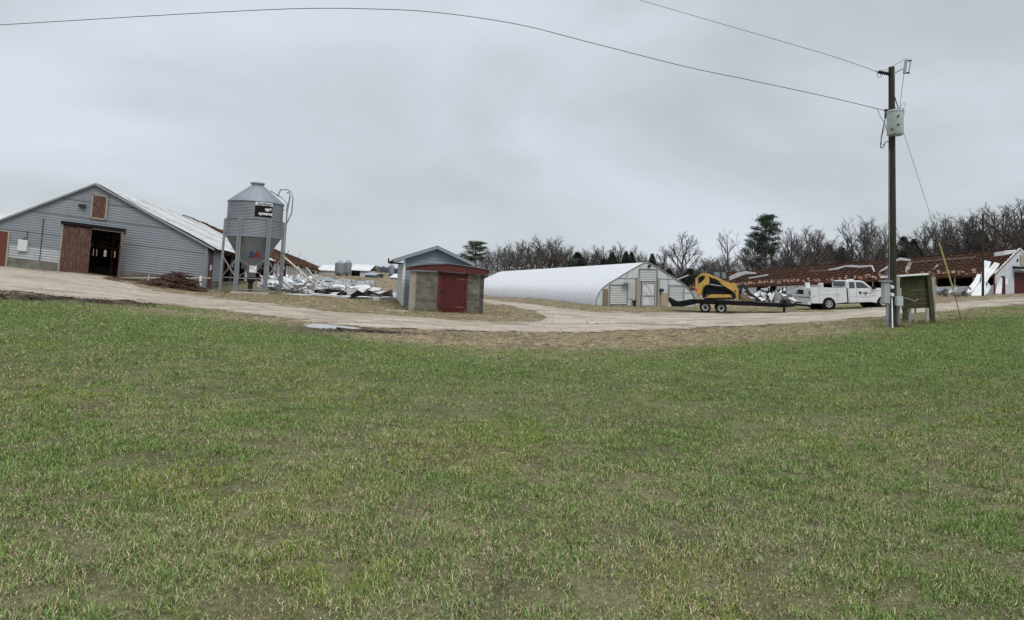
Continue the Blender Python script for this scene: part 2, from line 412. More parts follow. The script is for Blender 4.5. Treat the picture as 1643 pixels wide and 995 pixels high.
def surf_colour(X, Y, px, py, D):
    """colour of the open soil under the grass"""
    n1_ = fbm(X * .35, Y * .35, 1); n2_ = fbm(X * 2.2, Y * 2.2, 5, 5); n3_ = fbm(X * 9, Y * 9, 9, 3)
    straw = np.array([.215, .165, .105]); soil = np.array([.115, .085, .058]); green = np.array([.085, .12, .045])
    c = straw * (.35 + .75 * sstep(.25, .75, n2_)[..., None] + .75 * sstep(.3, .7, n3_)[..., None])
    g = sstep(-20, 14, py - np.interp(px, GREEN_X, GREEN_Y) + (n1_ - .5) * 34 + (n2_ - .5) * 26)
    far = sstep(6, 16, D)[..., None]; gc = (np.array([.125, .098, .06]) * .8 + green * .25) * (1 - far) + np.array([.085, .115, .036]) * far; gc = gc * (.5 + .95 * n2_[..., None])
    c = c * (1 - g[..., None]) + gc * g[..., None]
    bare = sstep(.56, .70, n2_) * (1 - g) * .8
    c = c * (1 - bare[..., None]) + soil * 1.1 * bare[..., None]
    # churned dark soil along the lot's near edge and round the puddle
    e = np.exp(-((py - np.interp(px, [0, 100, 215, 260], [476, 480, 486, 489])) / 5.5) ** 2) * sstep(290, 215, px) * sstep(.28, .42, n2_)
    e = np.maximum(e, np.exp(-(((px - 545) / 80) ** 2 + ((py - 528) / 7.5) ** 2)) * sstep(.25, .42, n2_))
    c = c * (1 - e[..., None]) + np.array([.035, .023, .017]) * e[..., None]
    # patches of living green among the dry verge
    pg = sstep(.55, .7, fbm(X * .5 + 9, Y * .5, 21)) * (1 - g) * .55 * (py < 520)
    c = c * (1 - pg[..., None]) + np.array([.10, .125, .045]) * pg[..., None]
    return c * (.8 + .4 * n3_[..., None]), g, e
xs = np.concatenate([np.linspace(-2600, -210, 40), np.arange(-200, 1845, 3.0), np.linspace(1860, 4200, 40)])
Ds = np.exp(np.linspace(math.log(1.2), math.log(420), 500))
PX, DD = np.meshgrid(xs, Ds)
PYG = py_ground(PX, DD); P = pix(PX, PYG, DD)
P[..., 2] += (fbm(P[..., 0] * 1.3, P[..., 1] * 1.3, 3) - .5) * .07 * sstep(60, 20, DD) + (fbm(P[..., 0] * 7, P[..., 1] * 7, 4) - .5) * .025 * sstep(30, 15, DD)
colr, gmask, emask = surf_colour(P[..., 0], P[..., 1], PX, PYG, DD)
pud = np.exp(-(((PX - 530) / 62) ** 2 + ((PYG - 523.5) / 8) ** 2))
P[..., 2] += emask * (fbm(P[..., 0] * 3, P[..., 1] * 3, 31) - .45) * .2 * (1 - pud)
PUD1 = [(484, 520), (510, 518.5), (530, 519.5), (545, 521), (580, 526.5), (562, 528), (547, 525.5), (535, 528.5), (520, 527.5), (494, 524)]
PUD2 = [(940, 519.6), (954, 519), (963, 520.3), (955, 521.6), (944, 521.6)]
Z0 = pix(PX, PYG, DD)[..., 2]; pd_ = inpoly(PX, PYG, PUD1) + (fbm(P[..., 0] * 2, P[..., 1] * 2, 71) - .5) * 2.5; nearp = np.exp(-(((PX - 530) / 75) ** 2 + ((PYG - 523.5) / 12) ** 2))
P[..., 2] = P[..., 2] * (1 - nearp) + Z0 * nearp + .035 * nearp * sstep(0, -2.0, pd_) * (.4 + fbm(P[..., 0] * 4, P[..., 1] * 4, 72)) - .05 * sstep(-.8, 1.2, pd_)
rd = inpoly(PX, PYG, ROAD[0]) + (fbm(P[..., 0] * .9, P[..., 1] * .9, 12, 5) - .5) * 7
def grid_mesh(name, P, keep, cols, m):
    R, C = P.shape[:2]; idx = np.arange(R * C).reshape(R, C)
    q = np.stack([idx[:-1, :-1], idx[:-1, 1:], idx[1:, 1:], idx[1:, :-1]], -1)[keep]
    used = np.unique(q); remap = np.full(R * C, -1); remap[used] = np.arange(len(used)); q = remap[q].astype(np.int32)
    me = bpy.data.meshes.new(name); me.vertices.add(len(used)); me.vertices.foreach_set('co', P.reshape(-1, 3)[used].astype(np.float32).ravel())
    me.loops.add(q.size); me.loops.foreach_set('vertex_index', q.ravel()); me.polygons.add(len(q))
    me.polygons.foreach_set('loop_start', np.arange(0, q.size, 4, dtype=np.int32)); me.polygons.foreach_set('loop_total', np.full(len(q), 4, np.int32))
    a = me.color_attributes.new('col', 'FLOAT_COLOR', 'POINT'); cc = np.ones((len(used), 4), np.float32); cc[:, :3] = cols.reshape(-1, 3)[used]; a.data.foreach_set('color', cc.ravel())
    me.update(calc_edges=True); me.shade_smooth(); me.materials.append(m)
    o = bpy.data.objects.new(name, me); COL.objects.link(o); return o
GROUNDM = mat('soil_and_turf', (1, 1, 1), .95, .45, 22, bump=.5, bscale=60, attr='col', spec=.1)
ROADM = mat('crushed_stone', (1, 1, 1), .9, .3, 14, bump=.5, bscale=50, attr='col', spec=.15)
props(grid_mesh('ground', P, np.ones((P.shape[0] - 1, P.shape[1] - 1), bool), colr, GROUNDM), kind='structure')
# road sheet
PR = P.copy(); Xr, Yr = P[..., 0], P[..., 1]
PR[..., 2] = pix(PX, PYG, DD)[..., 2] + .012 + .03 * sstep(0, 5, rd) + (fbm(Xr * 1.6, Yr * 1.6, 17) - .5) * .03
r1 = fbm(Xr * .5, Yr * 1.4, 41); r2 = fbm(Xr * 3, Yr * 3, 43, 5)
rc = np.array([.43, .378, .305]) * (.72 + .5 * r2[..., None])
dirt = sstep(.45, .7, r1) * .55; rc = rc * (1 - dirt[..., None]) + np.array([.26, .205, .15]) * dirt[..., None]
mid = sstep(4, 0, np.abs(PYG - np.interp(PX, [200, 300, 400, 500, 600, 700, 900], [474, 483, 494, 505, 515, 522, 524]))) * sstep(180, 300, PX) * sstep(820, 700, PX) * sstep(.35, .6, r2)
rc = rc * (1 - .6 * mid[..., None]) + np.array([.23, .17, .115]) * .6 * mid[..., None]
ed = sstep(5, 0, rd) * .5; rc = rc * (1 - ed[..., None]) + np.array([.2, .15, .1]) * ed[..., None]
tb_ = (fbm(Xr * .4, Yr * .4, 61) - .5) * 5
for c0_, w0_ in ((6, 1.3), (12, 1.5), (20, 1.6), (27, 1.8)):
    tk_m = np.exp(-((rd + tb_ - c0_) / w0_) ** 2) * sstep(.25, .5, r2) * .75; rc = rc * (1 - tk_m[..., None]) + np.array([.25, .20, .145]) * tk_m[..., None]
wet = sstep(.62, .75, fbm(Xr * .3, Yr * .8, 77)) * .4; rc *= (1 - wet[..., None])
lot = sstep(260, 160, PX) * sstep(20, 0, PYG - 470); rc = rc * (1 - .35 * lot[..., None]) + np.array([.36, .30, .23]) * .35 * lot[..., None] * (.8 + .4 * r2[..., None])
kr = (rd[:-1, :-1] > 0) & (DD[:-1, :-1] < 130)
props(grid_mesh('gravel_road', PR, kr, rc, ROADM), kind='structure')
# puddles
def puddle(poly, seed, lift):
    D = gd(sum(p[0] for p in poly) / len(poly), sum(p[1] for p in poly) / len(poly)); pts = []
    for i in range(len(poly)):
        a, b = poly[i], poly[(i + 1) % len(poly)]
        for k in range(8):
            t = k / 8; x = a[0] + (b[0] - a[0]) * t + random.uniform(-2.5, 2.5); y = a[1] + (b[1] - a[1]) * t + random.uniform(-.35, .35); pts.append(G(x, y))
    n = len(pts); c = sum(pts, Vector()) / n; rings = [(p.lerp(c, k / 5)) for k in range(5) for p in pts] + [c]
    vs = [(p.x, p.y, float(gz(p.x, p.y)) + lift - (.02 if i < n else 0)) for i, p in enumerate(rings)]
    mb = MB(); mb.add(vs, [(k * n + i, k * n + (i + 1) % n, (k + 1) * n + (i + 1) % n, (k + 1) * n + i) for k in range(4) for i in range(n)] + [(4 * n + i, 4 * n + (i + 1) % n, 5 * n) for i in range(n)])
    props(mb.build('puddle', WATER), kind='structure')
def grow_(poly, k):
    cx = sum(p[0] for p in poly) / len(poly); cy = sum(p[1] for p in poly) / len(poly); return [(cx + (x - cx) * k, cy + (y - cy) * k) for x, y in poly]
puddle([(484, 520), (500, 518.4), (522, 518.6), (540, 520.2), (560, 522.6), (583, 526), (570, 528.2), (556, 526.2), (545, 524.8), (534, 527.6), (520, 528.4), (505, 526.8), (493, 523.5)], 1, 0.0)
puddle(PUD2, 2, .075)

# grass blades: one mass nobody could count
def blades(name, n, D0, D1, expo, lenr, wid, fancy, seed):
    r = np.random.default_rng(seed)
    u = r.random(n); e = 2 - expo; D = (D0 ** e + u * (D1 ** e - D0 ** e)) ** (1 / e); px = W0 / 2 + r.uniform(-1, 1, n) * F * (.97 + 3 / D)
    py = py_ground(px, D); p = pix(px, py, D); X, Y = p[:, 0], p[:, 1]
    _c, g, em = surf_colour(X, Y, px, py, D)
    rdd = inpoly(px, py, ROAD[0]) + (fbm(X * .9, Y * .9, 12, 5) - .5) * 7
    cl = fbm(X * 5.5, Y * 5.5, 55, 3); cl2 = fbm(X * 1.1, Y * 1.1, 66, 4); big = fbm(X * .22, Y * .35, 88, 3)
    pr = (.5 + .5 * sstep(.3, .5, cl)) * (.68 + .32 * sstep(.28, .46, cl2))
    pr = np.where(g > .5, pr, np.minimum(1, pr * 1.1)) * (1 - .9 * em); pr = pr * (inpoly(px, py, PUD1) < -1.5)
    k = (r.random(n) < pr) & (rdd < -.3) & ((px > 350) | (py > np.interp(px, [-200, 0, 100, 180, 260, 300, 350], [478, 479, 482, 488, 474, 474, 468])))
    X, Y, px, py, D, g, cl, cl2, big = (q[k] for q in (X, Y, px, py, D, g, cl, cl2, big)); n = len(X)
    z = p[k, 2] + (fbm(X * 1.3, Y * 1.3, 3) - .5) * .07 * sstep(60, 20, D) + (fbm(X * 7, Y * 7, 4) - .5) * .025 * sstep(30, 15, D) - .004
    q = r.random(n); dry_p = .30 + .5 * sstep(.62, .36, cl2) + .22 * sstep(.6, .35, big) ; dry_p = dry_p * .40 * g + .84 * (1 - g)
    dry_p = dry_p * (1 - .4 * sstep(1000, 1450, px) * (py < 640))
    dry = q < dry_p; t = r.random(n)[:, None]
    gr = np.array([.078, .134, .027]) * (1 - t) + np.array([.215, .315, .078]) * t
    gr = gr * (.55 + .85 * r.random(n)[:, None] ** 1.3); pale = (r.random(n) < .10)[:, None]; gr = np.where(pale, np.array([.30, .37, .19]), gr); yl = (sstep(.55, .75, fbm(X * .8 + 5, Y * .8, 99)) > r.random(n))[:, None]
    gr = np.where(yl, gr * np.array([1.18, 1.04, .85]), gr)
    # bluish, denser green further off on the left, brighter green by the field's edge
    st = (np.array([.62, .51, .34]) * (1 - t) + np.array([.26, .18, .11]) * t) * (.6 + .7 * r.random(n)[:, None]) * (.80 + .20 * g[:, None])
    c = np.where(dry[:, None], st, gr)
    L = r.uniform(lenr[0], lenr[1], n) * (.55 + .9 * sstep(.3, .65, cl)) * np.where(dry, 1.05, 1.0) * np.where(g < .5, .75, 1)
    w = wid(D) * r.uniform(.6, 1.3, n); th = r.uniform(0, 2 * np.pi, n)
    lean = np.where(dry, 1.5 - 1.0 * r.random(n) ** 1.8, r.uniform(.25, 1.5, n))
    dx, dy = np.cos(th), np.sin(th); tw = th + np.pi / 2 + r.normal(0, .5, n); wx, wy = np.cos(tw) * w / 2, np.sin(tw) * w / 2
    B = np.stack([X, Y, z], 1)
    if fancy:
        m1 = B + np.stack([dx * np.sin(lean * .6) * L * .5, dy * np.sin(lean * .6) * L * .5, np.cos(lean * .6) * L * .5], 1)
        l2 = np.minimum(lean * r.uniform(1.3, 2.3, n), 2.5)
        tp = m1 + np.stack([dx * np.sin(l2) * L * .5, dy * np.sin(l2) * L * .5, np.cos(l2) * L * .5], 1); tp[:, 2] = np.maximum(tp[:, 2], z + .006)
        wv = np.stack([wx, wy, 0 * wx], 1)
        vv = np.stack([B - wv, B + wv, m1 + wv * .8, m1 - wv * .8, tp], 1).reshape(-1, 3); o = (np.arange(n) * 5)[:, None]
        loops = np.concatenate([o + 0, o + 1, o + 2, o + 3, o + 3, o + 2, o + 4], 1).ravel(); ls = (np.arange(n)[:, None] * 7 + np.array([0, 4])).ravel(); lt = np.tile([4, 3], n); vn = 5
    else:
        tp = B + np.stack([dx * np.sin(lean) * L, dy * np.sin(lean) * L, np.cos(lean) * L], 1); tp[:, 2] = np.maximum(tp[:, 2], z + .01)
        wv = np.stack([wx, wy, 0 * wx], 1)
        vv = np.stack([B - wv, B + wv, tp], 1).reshape(-1, 3); loops = np.arange(n * 3); ls = np.arange(n) * 3; lt = np.full(n, 3); vn = 3
    me = bpy.data.meshes.new(name); me.vertices.add(len(vv)); me.vertices.foreach_set('co', vv.astype(np.float32).ravel())
    me.loops.add(len(loops)); me.loops.foreach_set('vertex_index', loops.astype(np.int32)); me.polygons.add(len(ls))
    me.polygons.foreach_set('loop_start', ls.astype(np.int32)); me.polygons.foreach_set('loop_total', lt.astype(np.int32))
    a = me.color_attributes.new('col', 'FLOAT_COLOR', 'POINT'); cc = np.ones((n, vn, 4), np.float32); cc[:, :, :3] = c[:, None, :]; a.data.foreach_set('color', cc.ravel())
    me.update(calc_edges=True); me.materials.append(mat('grass_blades', (1, 1, 1), .75, 0, attr='col', spec=.12))
    ob = bpy.data.objects.new(name, me); COL.objects.link(ob); return ob
props(blades('grass', 760000, 2.0, 8, .6, (.026, .066), lambda D: .0034 + .0002 * D, True, 1), 'short winter grass and dry straw on the near field', 'grass', kind='stuff')
props(blades('grass', 1900000, 8, 48, 1.55, (.022, .052), lambda D: .0022 + .0007 * D, False, 2), 'short green grass further out and dry grass along the road', 'grass', kind='stuff')

# churned clods of wet soil along the lot's edge
mb = MB(); rr = random.Random(2)
for i in range(2600):
    if i % 4: px = rr.uniform(-60, 250); py = float(np.interp(px, [0, 100, 215, 260], [475, 479, 485, 489])) + rr.gauss(0, 3.0)
    else: px = rr.gauss(590, 38); py = 530 + (px - 575) * .05 + abs(rr.gauss(0, 1.6))
    c = G(px, py); s_ = rr.uniform(.02, .09) * (1.3 if rr.random() < .1 else .8)
    p = [c + Vector((rr.uniform(-1, 1) * s_, rr.uniform(-1, 1) * s_, rr.uniform(0, .6) * s_)) for _ in range(5)]
    mb.add(p, [(0, 1, 2), (0, 2, 3), (0, 3, 4), (0, 4, 1), (1, 2, 3), (1, 3, 4)])
props(mb.build('dirt_clods', mat('wet_soil', (.075, .052, .038), .9, .5, 4)), 'dark churned clods of wet soil along the near edge of the lot', 'dirt', kind='stuff')

mb = MB()
for i in range(2600):
    px = rr.uniform(-60, 1700); D = math.exp(rr.uniform(math.log(20), math.log(48))); py = float(py_ground(px, D))
    q_ = float(inpoly(np.array([px]), np.array([py]), ROAD[0])[0])
    if not (-3 < q_): continue
    if q_ > 7 and rr.random() < .6: continue
    p0_ = gpt(px, D); c = Vector(p0_) + Vector((0, 0, .03)); s_ = rr.uniform(.015, .05)
    p = [c + Vector((rr.uniform(-1, 1) * s_, rr.uniform(-1, 1) * s_, rr.uniform(0, .9) * s_)) for _ in range(5)]
    mb.add(p, [(0, 1, 2), (0, 2, 3), (0, 3, 4), (0, 4, 1), (1, 2, 3), (1, 3, 4)])
props(mb.build('gravel', mat('loose_stones', (.36, .33, .28), .9, .6, 6)), 'loose stones scattered over the drive and its edges', 'gravel', kind='stuff')
# ------------------------------------------------------------------ wrecked roof helper
def roof_surface(N_e, N_r, F_e, F_r):
    N_e, N_r, F_e, F_r = map(Vector, (N_e, N_r, F_e, F_r))
    nrm = (N_r - N_e).cross(F_e - N_e).normalized()
    if nrm.z < 0: nrm = -nrm
    def S(s, t, off=0.0): return N_e * (1 - s) * (1 - t) + N_r * (1 - s) * t + F_e * s * (1 - t) + F_r * s * t + nrm * off
    return S
def lathed_roof(parent, S, L, Wd, s0, seed, tan_t=.45, density=1.0, deckname='roof_deck', bare=lambda s, t: True):
    """bare roof: dark rafters, brown lath, torn insulation along the eave, from fraction s0 of the length L"""
    r = random.Random(seed)
    mb = MB(); ns = 40
    for i in range(ns):
        a = s0 + (1 - s0) * i / ns; b = s0 + (1 - s0) * (i + 1) / ns
        for j in range(6):
            mb.quad(S(a, j / 6, -.12), S(b, j / 6, -.12), S(b, (j + 1) / 6, -.12), S(a, (j + 1) / 6, -.12))
    deck = mb.build(deckname, RUSTD, parent, solid=.05)
    mb = MB(); n = int(Wd / .6)
    for j in range(n + 1):
        t = j / n; s = s0
        while s < 1:
            ln = r.uniform(2.4, 6) / L; e = min(1, s + ln)
            if r.random() < .93 and bare(s, t):
                w = r.uniform(-.004, .004); o = r.uniform(.0, .10)
                mb.bar(S(s, min(1, max(0, t + w)), o), S(e, min(1, max(0, t - w)), o), .24, .04)
            s = e
    mb.build('lath', LATH, parent)
    mb = MB(); k = int(L * (1 - s0) / 1.2)
    for i in range(k + 1):
        s = s0 + (1 - s0) * i / k
        if bare(s, .6): mb.bar(S(s, .0, -.06), S(s, 1.0, -.06), .07, .14)
    mb.build('rafters', RUST, parent)
    mb = MB(); cnt = int(L * (1 - s0) * 2.2 * density)
    ns_ = int(L / .62)
    rows_ = max(1, int(tan_t * Wd / 1.15))
    for row in range(rows_):
        for i in range(ns_):
            t = (row + .1 + r.uniform(0, .25)) / rows_ * tan_t; s = (i + r.uniform(-.25, .25)) / ns_
            if s < s0 or s > .985 or not bare(s, t) or r.random() < .12 + .2 * row: continue
            w = r.uniform(.34, .58); h = r.uniform(.7, 1.25) / Wd; sk = r.uniform(.5, 1.2) / L; o = r.uniform(.03, .2)
            mb.prism([S(s, t, o), S(s + w / L, t, o * .7), S(s + w / L + sk, t + h, o * .8), S(s + sk, t + h, o)], (0, 0, -.04))
    for i in range(int(cnt * .4)):
        s = r.uniform(s0, .985); t = r.random() * .95; w = r.uniform(.08, .22); h = r.uniform(.15, .5) / Wd
        if t + h > 1 or not bare(s, t): continue
        sk = r.uniform(-.3, .5) / L; o = r.uniform(.05, .12)
        mb.prism([S(s, t, o), S(s + w / L, t, o), S(s + w / L + sk, t + h, o), S(s + sk, t + h, o)], (0, 0, -.03))
    mb.build('torn_insulation', INSUL, parent)['kind'] = 'stuff'
def roof_strip(parent, S, pts, m=None, off=.16, name='loose_roof_sheet', curl=.0):
    """one sheet of metal still lying on the roof; pts = list of (s, t, width_s, lift)"""
    mb = MB(); vs = []
    for s, t, w, l in pts: vs += [S(s - w / 2, t, off + l), S(s, t, off + l + .03), S(s + w / 2, t, off + l)]
    mb.add(vs, [(3 * i + j, 3 * i + j + 1, 3 * i + j + 4, 3 * i + j + 3) for i in range(len(pts) - 1) for j in (0, 1)])
    return mb.build(name, m or WHITEM, parent, solid=.015)

# ------------------------------------------------------------------ long grey barn on the left
P1 = V(328, 465, 39.2); E2 = V(529, 436.5, 165)
w3 = Vector((E2.x - P1.x, E2.y - P1.y, 0)).normalized()
d0 = rays(11, 430); D0 = float((P1.x * w3.x + P1.y * w3.y) / (d0[0] * w3.x + d0[1] * w3.y)); P0 = V(11, 430, D0)
e = (P0 - P1); e = e / math.hypot(e.x, e.y)
nb = Vector((-w3.x, -w3.y, 0))   # outward normal of the gable
aR, zR = frame_at(155, 296, P1, e); aE, zE = frame_at(345, 401, P1, e); aL_, zL_ = frame_at(0, 355, P1, e)
sl_r = (zR - zE) / (aR - aE); sl_l = (zL_ - zR) / (aL_ - aR)
aL = 2 * aR; zEL = zR + sl_l * (aL - aR)
print('BARN', aR, zR, aE, zE, aL, zEL, D0, e)
z_floor = -.05
barn = thing('long_barn', 'long grey corrugated metal barn with open red sliding doors and a half stripped roof', 'barn', P1)
def left(z):   # a at the right-hand roof line (small a)
    return max(0.0, aE + (z - zE) / sl_r)
def right(z): return min(aL, aR + (z - zR) / sl_l)
# openings in the gable from the picture
def fr(px, py): return frame_at(px, py, P1, e)
dl = (fr(103, 362), fr(96, 440)); dm = (fr(148, 367), fr(143, 444)); dr = (fr(196, 366), fr(189, 450))
a_dl = (dl[0][0] + dl[1][0]) / 2; a_dm = (dm[0][0] + dm[1][0]) / 2; a_dr = (dr[0][0] + dr[1][0]) / 2; z_dt = (dl[0][1] + dr[0][1]) / 2
zc = .62   # top of the block footing
hole = (a_dr, a_dl, -1, z_dt)
# red door at far left
lf = (fr(16, 371), fr(11, 422)); hole2 = (lf[0][0], lf[0][0] + 1.3, -1, lf[0][1])
mb = corr(MB(), P1, e, nb, left, right, zc, zR, .15, .019, [hole, hole2])
mb.build('gable_wall', GALV, barn)
mb = MB()
for a0, a1 in ((0, a_dr), (a_dl, hole2[0]), (hole2[1], aL)): slab(mb, P1, e, nb, a0, a1, -.5, zc, -.2, .04)
build_each(mb, 'footing', CONC, barn, bevel=.01)
# light band of newer sheets low on the left, seams
mb = corr(MB(), P1 + nb * .012, e, nb, lambda z: a_dl + .08, lambda z: hole2[0] - .06, zc + .02, zc + .78, .15, .028)
mb.build('patch_sheet', mat('galvanised_new', (.36, .375, .39), .45, .1, 1.5, .15), barn)
mb = MB()
for z in (zR * .40, zR * .62, zR * .80):
    for a0, a1 in ((left(z), right(z)),):
        if z < z_dt: slab(mb, P1, e, nb, a0, a_dr - .1, z, z + .018, .03, .036); slab(mb, P1, e, nb, a_dl + .1, a1, z, z + .018, .03, .036)
        else: slab(mb, P1, e, nb, a0, a1, z, z + .018, .03, .036)
build_each(mb, 'wall_seam', DARK, barn)
# rake boards
mb = MB(); Z = Vector((0, 0, 1))
A = P1 + e * aE + Z * zE; B = P1 + e * aR + Z * zR; Cc = P1 + e * aL + Z * zEL
mb.bar(A + nb * .12, B + nb * .12, .2, .12); mb.bar(B + nb * .12 + Z * .01, Cc + nb * .12, .2, .1)
mb.build('rake_trim', GALVD, barn)
# corner trim
mb = MB(); slab(mb, P1, e, nb, -.04, .16, 0, zE + .05, .03, .06); mb.build('corner_trim', GALV, barn)
# sliding door: shut leaf, leaf swung open on the right, header track
mb = MB(); k = 9; wdd = (a_dl - a_dm)
for i in range(k):
    slab(mb, P1, e, nb, a_dm + wdd * i / k + .006, a_dm + wdd * (i + 1) / k, .02 + random.uniform(0, .03), z_dt - .12, .06, .11)
door = mb.build('sliding_door', REDOLD, barn)
mb = MB()
for z in (.35, z_dt * .5, z_dt - .35): slab(mb, P1, e, nb, a_dm + .05, a_dl - .05, z, z + .14, .03, .058)
build_each(mb, 'door_brace', REDOLD, door)
mb = MB(); c = P1 + e * a_dr + nb * .06
q0, q1 = c, c + nb * 1.15 - e * .42
mb.bar(q0 + Z * (z_dt * .5 - .1), q1 + Z * (z_dt * .5 - .25), .06, z_dt - .15); mb.build('open_door', REDOLD, barn)
mb = MB(); slab(mb, P1, e, nb, a_dr - .25, a_dl + .1, z_dt - .06, z_dt + .13, .08, .24); mb.build('door_track', BLACKP, barn)
mb = MB(); slab(mb, P1, e, nb, a_dl, a_dl + .1, 0, z_dt, .03, .1); slab(mb, P1, e, nb, a_dr - .12, a_dr, 0, z_dt, .03, .1); slab(mb, P1, e, nb, a_dr, a_dm, z_dt - .16, z_dt - .09, .0, .08)
mb.build('door_frame', WOODG, barn)
# loft hatch, lamp, box
h0 = fr(151, 318); h1 = fr(172, 316); h2 = fr(149, 350)
mb = MB(); slab(mb, P1, e, nb, h1[0], h0[0], h2[1] + .06, h1[1] - .02, .035, .08); hatch = mb.build('loft_hatch', REDOLD, barn)
mb = MB(); a0, a1, z0, z1 = h1[0] - .09, h0[0] + .09, h2[1] - .04, h1[1] + .07
for q in ((a0, a0 + .09, z0, z1), (a1 - .09, a1, z0, z1), (a0, a1, z0 - .002, z0 + .09), (a0, a1, z1 - .09, z1 + .002)): slab(mb, P1, e, nb, *q, .036, .1)
mb.build('hatch_frame', WOODG, hatch)
l0 = fr(134, 331); mb = MB(); slab(mb, P1, e, nb, l0[0] - .12, l0[0] + .2, l0[1] - .1, l0[1] + .1, .03, .2); slab(mb, P1, e, nb, l0[0] - .2, l0[0] - .1, l0[1] - .13, l0[1] + .12, .16, .3); mb.build('wall_lamp', DARK, barn)
b0 = fr(32, 384); b1 = fr(45, 404); mb = MB(); slab(mb, P1, e, nb, b1[0], b0[0], b1[1], b0[1], .03, .2); mb.build('wall_box', mat('box_grey', (.55, .57, .56), .5, .05), barn, bevel=.015)
mb = MB(); slab(mb, P1, e, nb, b1[0] + .1, b1[0] + .13, b0[1], b0[1] + .55, .03, .06); slab(mb, P1, e, nb, a_dl + 1.1, a_dl + 1.13, zc, z_dt + .1, .03, .06); slab(mb, P1, e, nb, a_dl + 2.0, a_dl + 2.06, zc + .9, zc + 1.3, .03, .09); build_each(mb, 'conduit', DARK, barn)
mb = MB(); slab(mb, P1, e, nb, hole2[0] + .06, hole2[1], .0, hole2[3] - .06, -.02, .03)
sd = mb.build('side_door', mat('rust_red_door', (.12, .036, .022), .7, .2, 3, 0, (.12, .05, .035), .5, 3), barn)
mb = MB(); slab(mb, P1, e, nb, hole2[0] - .04, hole2[0] + .06, 0, hole2[3], .0, .06); slab(mb, P1, e, nb, hole2[0] + .06, hole2[1], hole2[3] - .06, hole2[3] + .03, .0, .06); mb.build('door_frame', WOODG, sd)
# side walls: from the near right corner going back
O2 = P1; L_b = (E2 - (P1 + e * aE)).xy.length
E2z = E2.z; gradz = (E2z - (P1.z + zE)) / L_b
w3s = Vector((w3.x, w3.y, gradz)); nr = Vector((-e.x, -e.y, 0)).normalized()
one = lambda v: (lambda z: v)
zwt = zE - .12
def side(px): return frame_at(px, 430, O2, w3s)[0]
mb = corr(MB(), O2, w3s, nr, one(1.55), one(side(357.5)), zc - .1, zwt, .15, .02); mb.build('side_wall', GALV, barn)
mb = MB(); slab(mb, O2, w3s, nr, .35, 1.5, .15, zwt - .1, .0, .05); d2 = mb.build('side_door', REDP, barn)
mb = MB(); slab(mb, O2, w3s, nr, .75, 1.15, 1.25, 1.6, .05, .06); mb.build('notice', WHITEP, d2)
mb = MB(); slab(mb, O2, w3s, nr, .0, .35, 0, zwt, -.02, .04); mb.build('corner_board', GALV, barn)
mb = MB(); slab(mb, O2, w3s, nr, 0, L_b, -.6, zc - .12, -.2, .03); mb.build('side_footing', CONC, barn)
a_open0 = side(357.5)
mb = MB(); k = int((L_b - a_open0) / 2.6); postm = mb
for i in range(k): slab(mb, O2, w3s, nr, a_open0 + i * 2.6, a_open0 + i * 2.6 + .14, zc - .14, zwt, -.05, .06)
build_each(mb, 'side_post', RUST, barn)
# torn white curtains / wall panels further back
mb = MB()
for i in range(k):
    a0 = a_open0 + i * 2.6 + .18; rr = random.random(); far = i > 5
    if i in (0,) : continue
    if rr < .75: slab(mb, O2, w3s, nr, a0, a0 + 2.35, zc - .1, zwt - (.05 if far and rr < .6 else random.uniform(.3, 1.0)), -.02, .01)
build_each(mb, 'side_curtain', CURT, barn)
mb = MB(); mb.bar(O2 + w3s * 0 + Z * zwt - nr * .1, O2 + w3s * L_b + Z * zwt - nr * .1, .15, .2); mb.build('eave_beam', RUSTD, barn)
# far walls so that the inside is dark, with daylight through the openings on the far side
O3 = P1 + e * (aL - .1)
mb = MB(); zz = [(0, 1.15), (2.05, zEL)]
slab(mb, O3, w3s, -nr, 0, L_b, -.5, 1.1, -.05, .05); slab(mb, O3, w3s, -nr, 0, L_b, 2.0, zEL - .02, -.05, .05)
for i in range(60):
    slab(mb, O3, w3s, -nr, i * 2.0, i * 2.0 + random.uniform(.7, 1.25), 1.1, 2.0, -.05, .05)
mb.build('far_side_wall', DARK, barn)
# inner posts and trusses seen through the door
mb = MB()
for i in range(1, 16):
    q = P1 + w3s * (i * 2.5)
    for a in (aR * .55, aR * .95, aR * 1.4): mb.bar(q + e * a, q + e * a + Z * (zE + .6), .12)
    mb.bar(q + e * .3 + Z * zE, q + e * (aL - .3) + Z * zE, .1, .15)
    mb.bar(q + e * (aR * .95) + Z * (zE - .8), q + e * (aR * 1.4) + Z * zE, .08)
build_each(mb, 'inner_post', RUSTD, barn)
# roof
N_e = P1 + e * (aE - .15) + Z * (zE - .1 * 0) + nb * .2; N_r = P1 + e * aR + Z * (zR + .02) + nb * .2
F_e = E2.copy(); fx, fy = (N_r.x + w3.x * L_b, N_r.y + w3.y * L_b); fpx = proj(np.array([fx, fy, F_e.z + 2]))[0]; F_r = Vector((fx, fy, z_at(fx, fy, 295 + .369 * (float(fpx) - 155)))); print('RIDGE', fpx)
SR = roof_surface(N_e, N_r, F_e, F_r); WR = (N_r - N_e).length
def s_of(px, t):   # fraction of the length seen at column px
    lo, hi = 0.0, 1.0
    for _ in range(40):
        m = (lo + hi) / 2
        if proj(np.array(SR(m, t)))[0] < px: lo = m
        else: hi = m
    return lo
print('ROOFS', s_of(293, 1), s_of(366, .9), s_of(378, .1))
